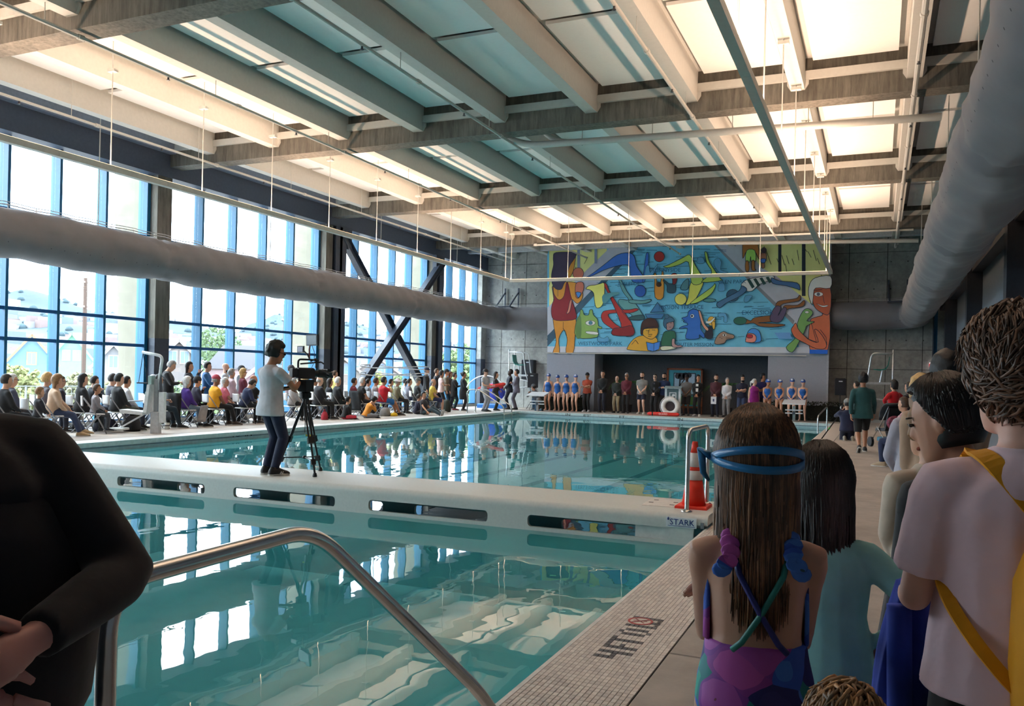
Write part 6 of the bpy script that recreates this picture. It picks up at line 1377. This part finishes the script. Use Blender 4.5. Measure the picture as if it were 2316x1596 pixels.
def rescue_tube(label, c, ax, L=1.05, strap=True):
    t = thing('rescue_tube', label, 'rescue tube', c, group='red rescue tubes'); mr = M((214,44,36), .5, var=.05)
    a = V(ax).normalized(); n = a.cross(U0).normalized(); u = n.cross(a).normalized()
    rings = [[a*(q*L/2)+n*(.05*k*math.cos(b))+u*(.075*k*math.sin(b)) for b in np.linspace(0,2*math.pi,15)[:-1]] for q, k in ((-1,.2),(-.94,.7),(-.86,1),(.86,1),(.94,.7),(1,.2))]
    MB().loftq(rings).build('foam', mr, t, smooth=True)
    MB().loftq([[a*(q*L/2)+n*(.053*math.cos(b))+u*(.079*math.sin(b)) for b in np.linspace(0,2*math.pi,15)[:-1]] for q in (-.70,-.62)]).build('strap', m_black, t)
    ex = Matrix((tuple(a), tuple(u), tuple(a.cross(u)))).transposed()
    text('GUARD', .105, M((236,230,226), .5), t, -a.cross(u)*0+ (a.cross(u))*.055, ex.to_euler())
    return t
gp = guard.M @ guard.T(0,.30,.10)
rescue_tube('red rescue tube held by the man in grey sweatpants', (gp.x,gp.y,gp.z), V((.97,.15,.20)), 1.25)
rescue_tube('red rescue tube lying below the lifebuoy at the far pool edge', (-8.05,34.15,.09), V((1,0,0)), 1.35)
def lectern():
    t = thing('lectern', 'clear acrylic lectern with white side posts below the mural', 'lectern', (-7.86,35.0,0))
    for s in (-1, 1): MB().box(s*.29-.045,s*.29+.045,-.05,.05,0,1.15).build('post', M((206,214,220), .3), t)
    MB().box(-.25,.25,-.02,.0,.3,1.12).build('clear_panel', M((96,120,124), .1, var=.1), t)
    MB().loftq([[(-.36,-.18,1.13),(.36,-.18,1.13),(.36,.16,1.22),(-.36,.16,1.22)],[(-.36,-.18,1.15),(.36,-.18,1.15),(.36,.16,1.24),(-.36,.16,1.24)]]).build('top', M((150,168,172), .2), t)
    e = MB(); e.box(-.15,.15,-.03,-.022,.66,.70); e.box(-.15,-.11,-.03,-.022,.70,.98); e.box(-.15,.15,-.03,-.022,.94,.98); e.box(.11,.15,-.03,-.022,.70,.94); e.box(-.03,.0,-.03,-.022,.70,.86); e.ell((.03,-.026,.86),.07,.004,.05,10,6); e.box(-.15,.15,-.03,-.022,.58,.61); e.build('emblem', M((206,214,216), .4), t)
    b = thing('lifebuoy', 'white ring lifebuoy leaning on the lectern', 'lifebuoy', (-7.9,34.72,.40))
    MB().loftq([[((.30+.10*math.cos(v))*math.cos(a), .08*math.sin(v), (.30+.10*math.cos(v))*math.sin(a)) for v in np.linspace(0,2*math.pi,13)[:-1]] for a in np.linspace(0,2*math.pi,33)], False).build('ring', M((232,230,228), .5), b, smooth=True)
    MB().tube([(-.42*math.cos(a), -.05, .42*math.sin(a)) for a in np.linspace(-.9,1.9,16)], .012, 6).build('rope', M((206,206,206), .7), b)
    MB().lathe([(.02,0),(.19,.005)], (0,0,0), 4)
    MB().tube([(0,.0,0),(0,.05,0)], .2, 20).build('hub', M((60,46,50), .8), b)
lectern()
def block(label, x, y):
    t = thing('starting_block', label, 'starting block', (x,y,0), group='starting blocks'); w = M((226,228,232), .4)
    MB().box(-.05,.05,-.06,.06,0,.60).build('post', m_ss, t)
    MB().loftq([[(-.42,-.36,.66),(.42,-.36,.66),(.40,.30,.80),(-.40,.30,.80)],[(-.42,-.36,.70),(.42,-.36,.70),(.40,.30,.84),(-.40,.30,.84)]]).build('platform', w, t)
    for z in (.30, .42): MB().box(-.32,.32,-.12,-.05,z,z+.045).build('hand_bar', w, t)
    MB().tube([(0,-.13,.33),(0,-.06,.33)], .06, 10).build('number_disc', M((70,80,92), .5), t)
block('white starting block before the kneeling photographer on the left', -13.55, 34.05); block('white starting block on the right before the swimmers', -2.95, 34.15)
def speaker(label, x, y, z, rz=0, stand=True, w=.40, h=.66):
    t = thing('loudspeaker', label, 'loudspeaker', (x,y,z), rz, 'black loudspeakers')
    MB().bbox(-w/2,w/2,-.17,.17,0,h,.03).build('cabinet', M((20,22,28), .6), t); MB().box(-w/2+.03,w/2-.03,-.18,-.171,.03,h-.04).build('grille', M((32,34,42), .8, var=.3, scale=90), t); MB().box(-.07,.07,-.185,-.18,h-.14,h-.10).build('badge', M((200,204,210), .4), t)
    if stand:
        MB().tube([(0,0,-z),(0,0,0)], .018, 7).build('pole', m_black, t)
        for k in range(3): a = k*2.09+.5; MB().tube([(0,0,-z+.45),(.42*math.cos(a),.42*math.sin(a),-z+.01)], .012, 6).build('leg', m_black, t)
speaker('black loudspeaker on a stand beside the leftmost swimmer', ony(1205,870,35.6).x, 35.6, 1.0, .1); speaker('black loudspeaker on a stand at the right end of the mural', -1.35, 35.2, 1.05, .1)
speaker('black equipment box on the wall behind the grey suit', -15.35, 37.3, 1.35, 0, False, .62, .95)
def guard_chair(label, x, y, flip):
    t = thing('lifeguard_chair', label, 'lifeguard chair', (x,y,0), group='tall lifeguard chairs'); s = flip
    mt = M((210,214,216), .3, .6)
    for d in (-.32, .32):
        MB().tube([(-s*.55,d,0),(-s*.42,d,1.7),(-s*.42,d,2.75)], .028, 8).build('rear_post', mt, t, smooth=True)
        MB().tube(round_path([(s*.95,d,0),(s*.40,d,1.75),(s*.28,d,2.62),(-s*.42,d,2.62)], .15), .028, 8).build('front_post', mt, t, smooth=True)
        MB().tube([(-s*.50,d,.9),(s*.62,d,1.05)], .02, 7).build('brace', mt, t)
        MB().bar((-s*.46,d,1.55),(s*.44,d,1.55),.04,.07).build('platform_rail', mt, t)
    MB().box(-.46,.46,-.34,.34,1.50,1.53).build('platform', M((196,200,202), .5), t)
    for z in (.35,.75,1.12): MB().tube([(s*(.95-.315*z),-.32,z),(s*(.95-.315*z),.32,z)], .018, 7).build('rung', mt, t)
    MB().tube([(0,0,1.53),(-s*.08,0,2.02)], .03, 8).build('seat_post', mt, t)
    q = MB(); q.loftq([[(s*a,d_,z) for a, z in ((.22,2.03),(.0,2.0),(-.2,2.05),(-.28,2.2),(-.32,2.5),(-.30,2.5),(-.25,2.2),(-.17,2.08),(.0,2.035),(.22,2.06))] for d_ in (-.22,.0,.22)]); q.build('seat', M((24,130,116), .4), t)
guard_chair('tall lifeguard chair with green seat near the window corner', -15.3, 36.1, 1); guard_chair('tall lifeguard chair with teal seat on the right deck', .05, 33.2, -1)
def palm(label, x, y, seed):
    t = thing('potted_palm', label, 'palm', (x,y,0), group='potted palms in the recess'); rn = random.Random(seed)
    MB().lathe([(.16,0),(.22,.35),(.20,.36)], (0,0,0), 14).build('pot', M((40,40,44), .6), t)
    MB().tube([(0,0,.3),(.02,0,1.3)], .04, 7).build('stem', M((84,74,50), .8), t)
    for k in range(9):
        a = rn.uniform(0,6.28); L_ = rn.uniform(.8,1.15); q = MB(); pts = []
        for i in range(9):
            u = i/8; pts.append(V((math.cos(a)*L_*u, math.sin(a)*L_*u*.36, 1.25+.75*u-.85*u*u)))
        q.tube(pts, .006, 4)
        for i in range(1, 9):
            p = pts[i]; d = (pts[i]-pts[i-1]).normalized(); n = d.cross(U0).normalized()
            for s in (-1, 1):
                e = p+n*s*(.24-.018*i)+d*.16-U0*.10; q.add([p-d*.02, p+d*.03, e], [(0,1,2)])
        q.build('frond', M((46,96,40), .6, var=.25), t)
palm('potted palm behind the man in maroon', -10.3, 36.8, 2); palm('potted palm behind the plaid shirt and white shirt', -5.9, 36.8, 9)
def sign():
    t = thing('framed_sign', 'wood framed park sign with a dark tree on blue behind the lectern', 'sign', (-7.85,37.2,0))
    wd = M((122,66,38), .7, var=.2)
    for x in (-.78,.72): MB().box(x,x+.08,-.08,0,0,2.02).build('frame_post', wd, t)
    for z in (.28,1.94): MB().box(-.78,.80,-.08,0,z,z+.08).build('frame_rail', wd, t)
    MB().box(-.70,.72,-.05,-.02,.36,1.94).build('panel', M((36,130,150), .5), t)
    MB().box(-.48,.50,-.06,-.05,.85,1.82).build('picture', M((20,34,50), .5), t); MB().box(-.44,.46,-.065,-.06,.89,1.78).build('picture_sky', M((150,180,206), .5), t)
    q = MB()
    for c, r in (((-.12,1.66),.16),((.05,1.70),.14),((-.28,1.68),.14),((.2,1.72),.12)): q.tube([(c[0],-.066,c[1]),(c[0],-.07,c[1])], r, 12)
    q.bar((-.22,-.069,.90),(-.18,-.069,1.65),.07,.005,(0,1,0)); q.bar((-.22,-.069,1.2),(.05,-.069,1.6),.05,.005,(0,1,0)); q.bar((-.44,-.069,1.05),(.46,-.069,1.12),.03,.005,(0,1,0)); q.build('tree_picture', M((16,28,40), .5), t)
    MB().box(-.60,.62,-.06,-.05,.42,.78).build('name_board', M((70,120,60), .5), t)
sign()
def hedge(label, x0, x1, y, h):
    t = thing('hedge', label, 'hedge', ((x0+x1)/2,y,0), group='low dark hedges'); rn = random.Random(int(x0*7)); q = MB(); L_ = (x1-x0)/2
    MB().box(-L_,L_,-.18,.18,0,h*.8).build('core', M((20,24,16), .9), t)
    for _ in range(int(900*L_)):
        c = V((rn.uniform(-L_,L_), rn.uniform(-.24,.22), rn.uniform(.03,h))); a = V((rn.uniform(-1,1),rn.uniform(-1,1),rn.uniform(-1,1))).normalized(); b = a.orthogonal().normalized(); q.add([c-a*.05, c+b*.025, c+a*.05, c-b*.025], [(0,1,2,3)])
    q.build('leaves', M((36,42,26), .8, var=.3), t)['kind'] = 'stuff'
hedge('low dark hedge behind the swimmers on the left', -14.2, -11.9, 35.72, .75); hedge('low dark hedge behind the swimmers on the right', -4.2, -.9, 35.72, .75)
def exit_sign():
    t = thing('exit_sign', 'illuminated exit sign on the far wall', 'exit sign', (2.05,37.3,2.29)); MB().box(-.2,.2,-.04,.04,-.13,.13).build('box', M((236,220,220), .4, emit=.6), t); text('EXIT', .22, M((206,30,40), .4, emit=.8), t, (0,-.042,0), (math.radians(90),0,0))
exit_sign()
def stroller():
    p = onz(1993, 1012); t = thing('stroller', 'black stroller with patterned bag and lime cloth on the right deck', 'stroller', (p.x+.15,p.y,0), math.radians(25))
    mk = M((22,22,26), .6)
    for x, y in ((-.24,-.35),(.24,-.35),(-.24,.40),(.24,.40)): MB().tube([(x-.03,y,.12),(x+.03,y,.12)], .12, 14).build('wheel', m_black, t)
    for x in (-.22,.22):
        MB().tube([(x,.40,.14),(x,-.05,.55),(x,-.45,1.0)], .014, 7).build('frame_tube', m_ss, t); MB().tube([(x,-.35,.14),(x,.12,.5)], .014, 7).build('frame_tube', m_ss, t)
    MB().loftq([[(-.2,-.25,.42),(.2,-.25,.42),(.2,.25,.38),(-.2,.25,.38)],[(-.2,-.25,.5),(.2,-.25,.5),(.2,.25,.45),(-.2,.25,.45)]]).build('seat', mk, t); MB().loftq([[(-.2,-.26,.45),(.2,-.26,.45),(.2,-.2,.45),(-.2,-.2,.45)],[(-.2,-.45,.95),(.2,-.45,.95),(.2,-.38,.95),(-.2,-.38,.95)]]).build('back', mk, t)
    MB().loftq([[(x, -.42+.42*math.sin(a), .72+.36*math.cos(a)) for x in (-.24,.24)]+[(x, -.42+.38*math.sin(a), .72+.32*math.cos(a)) for x in (.24,-.24)] for a in np.linspace(-.3,1.75,9)]).build('hood', mk, t, smooth=True)
    MB().ell((-.1,-.52,.62),.2,.13,.17,12,8).build('bag', M((120,44,66), .7, var=.5, scale=18), t); MB().obox((.12,-.60,.60),(.14,.0,.05),(0,.012,0),(-.04,0,.12)).build('cloth', M((140,226,40), .7), t)
    MB().bbox(-.18,.18,-.2,.2,.16,.26,.02).build('basket', M((50,110,130), .7), t)
stroller()
def photo_gear():
    w = snap.M @ snap.T(0,.42,.60); t = thing('photo_camera', 'camera with white zoom lens held by the kneeling photographer', 'camera', w, math.radians(12)); MB().bbox(-.08,.08,-.06,.04,-.06,.06,.01).build('body', m_black, t); MB().tube([(0,.04,0),(0,.12,0),(0,.13,0),(0,.34,0)], [.045,.045,.05,.055], 12).build('lens', M((214,212,208), .4), t); MB().bbox(-.04,.04,-.04,.03,.06,.11,.01).build('flash', m_black, t)
    e = onz(1858, 992); m = thing('monopod', 'thin black monopod slanting to the coping beside the photographer', 'monopod', (e.x,e.y,0)); d = w-V((e.x,e.y,0)); MB().tube([(0,0,.0), d*.98], .016, 7).build('pole', m_black, m); MB().tube([d*.30, d*.36], .022, 8).build('lock_ring', M((60,180,70), .5), m)
photo_gear()
def hoops():
    t = thing('hoop_frame', 'white hoop arch with red and blue netting by the corner', 'frame', (-16.45,35.5,0))
    for k, (x, r) in enumerate(((-.3,1.15),(1.35,1.0))):
        MB().tube([(x+r*math.cos(a), .0+.2*k, .35+r*math.sin(a)) for a in np.linspace(-.3,math.pi+.3,28)], .025, 7).build('hoop', M((226,228,230), .4), t, smooth=True)
    MB().tube([(-.3,0,.35),(.1,.05,1.4)], .02, 6).build('stay', m_white, t)
    MB().ell((.15,.0,.75),.55,.2,.42,14,8).build('netting', M((44,62,170), .6, var=.5, scale=10), t, smooth=True)
    MB().ell((.15,-.08,1.0),.5,.16,.14,14,6).build('top_net', M((206,44,70), .6, var=.2), t, smooth=True)
    MB().bbox(-.6,.7,-.3,.3,.0,.2,.04).build('base', M((30,110,190), .5), t)
    t = thing('hanging_ring', 'pale oval ring hung in front of the cross brace', 'ring', (-17.35,28.6,1.75))
    for z in (.0,-.28): MB().tube([(.25*math.cos(a), 2.6*math.sin(a), z+.06*math.sin(a*2)) for a in np.linspace(0,2*math.pi,40)], .02, 6).build('tube', M((220,222,226), .4), t, smooth=True)
hoops()
# ---- small belongings
def bag(label, px, X, w, h, d, col, z=0):
    p = onx(px, 900, X); t = thing('bag', label, 'bag', (X,p.y,z), group='bags on the deck')
    q = MB(); q.loftq([[(w*k*math.copysign(abs(math.cos(a))**.7, math.cos(a)), d*k*math.copysign(abs(math.sin(a))**.7, math.sin(a)), zz*h) for a in np.linspace(0,2*math.pi,15)[:-1]] for zz, k in ((0,.9),(.15,1),(.55,.95),(.85,.7),(1,.4))]); q.build('sack', M(col, .8, var=.15), t, smooth=True)
    MB().tube([(0,-d*.3,h*.95),(0,-d*.2,h*1.25),(0,d*.2,h*1.25),(0,d*.3,h*.95)], .012, 6).build('handle', M(col, .8), t)
bag('grey tote bag under the red t-shirt chair', 872, -15.85, .16, .30, .2, (140,138,140)); bag('yellow pouch on the deck by the sandals', 892, -15.6, .10, .12, .16, (226,186,40)); bag('red and white bag beside the bald man in black', 735, -15.85, .09, .26, .12, (170,44,60)); bag('black backpack under the pool lift seat', 300, -16.1, .18, .36, .18, (22,22,28)); bag('dark green rucksack by the standing guests', 1010, -15.9, .18, .5, .16, (40,48,40)); bag('navy duffel beside the small boy', 240, -16.6, .2, .3, .28, (26,28,48))
p = onx(378, 950, -16.0); t = thing('paper_cup', 'white ribbed paper cup on the deck behind the lift', 'cup', (-16.0,p.y,0)); MB().lathe([(.05,0),(.065,.16)], (0,0,0), 14).build('cup', m_white, t, smooth=True); MB().lathe([(.058,.08),(.061,.11)], (0,0,0), 14).build('sleeve', M((70,72,78), .7), t)
def coat(label, px, X, col, z0=.15, h=.65):
    p = onx(px, 880, X); t = thing('coat', label, 'coat', (X,p.y-.22,0), group='coats hung on chairs')
    q = MB(); q.loftq([[(.24*math.cos(a)*(1+.06*math.sin(a*6+z*9)), .07*math.sin(a)*(1+.3*math.sin(a*5+z*7)), z) for a in np.linspace(0,2*math.pi,25)[:-1]] for z in np.linspace(z0, z0+h+.08, 9)]); q.build('cloth', M(col, .85, var=.2), t, smooth=True)
coat('black jacket hung over the chair of the white haired man', 812, -16.3, (30,32,36), .22, .58); coat('black coat hung over the chair behind the purple hoodie', 408, -16.3, (22,22,28), .2, .6)
p = onx(440, 900, -15.9); t = thing('draped_jacket', 'light grey jacket hanging from the lap of the purple hoodie', 'jacket', (-15.95,p.y+.35,0)); q = MB(); q.loftq([[(.06*math.cos(a)*(1+.2*math.sin(a*4+z*8)), -.1+.3*z+(.15-.08*z)*math.sin(a)*(1+.2*math.sin(a*5)), z) for a in np.linspace(0,2*math.pi,21)[:-1]] for z in np.linspace(.14,.56,8)]); q.build('cloth', M((150,146,146), .85, var=.1), t, smooth=True)
p = onx(427, 840, -17.6); t = thing('microphone', 'black handheld microphone at the lips of the long haired woman', 'microphone', (-17.45,p.y+.30,1.38), math.radians(-20)); MB().tube([(0,-.02,.0),(0,.06,.10)], .016, 8).build('handle', m_black, t); MB().ell((0,-.03,.02),.03,.03,.035,10,6).build('head', M((50,50,54), .5, .4), t)
p = onx(379, 850, -16.75); t = thing('phone', 'pale phone in the hands of the man in the black coat', 'phone', (-16.57,p.y+.33,1.14)); MB().bbox(-.04,.04,-.07,.07,0,.01,.003).build('case', M((206,210,214), .3), t); MB().box(-.035,.035,-.062,.062,.01,.012).build('screen', M((120,134,150), .2), t)
q_ = ony(1614, 905, 35.1); t = thing('paper_sheet', 'white programme sheet held by the man in plaid', 'paper', (q_.x,35.08,q_.z)); MB().box(-.11,.11,-.003,.003,-.15,.15).build('sheet', M((226,226,234), .7), t); MB().box(-.03,.03,-.005,-.003,-.05,.06).build('print', M((60,70,110), .7), t)
bpy.data.scenes.remove(TMP); bpy.data.scenes.remove(TEXTSC)
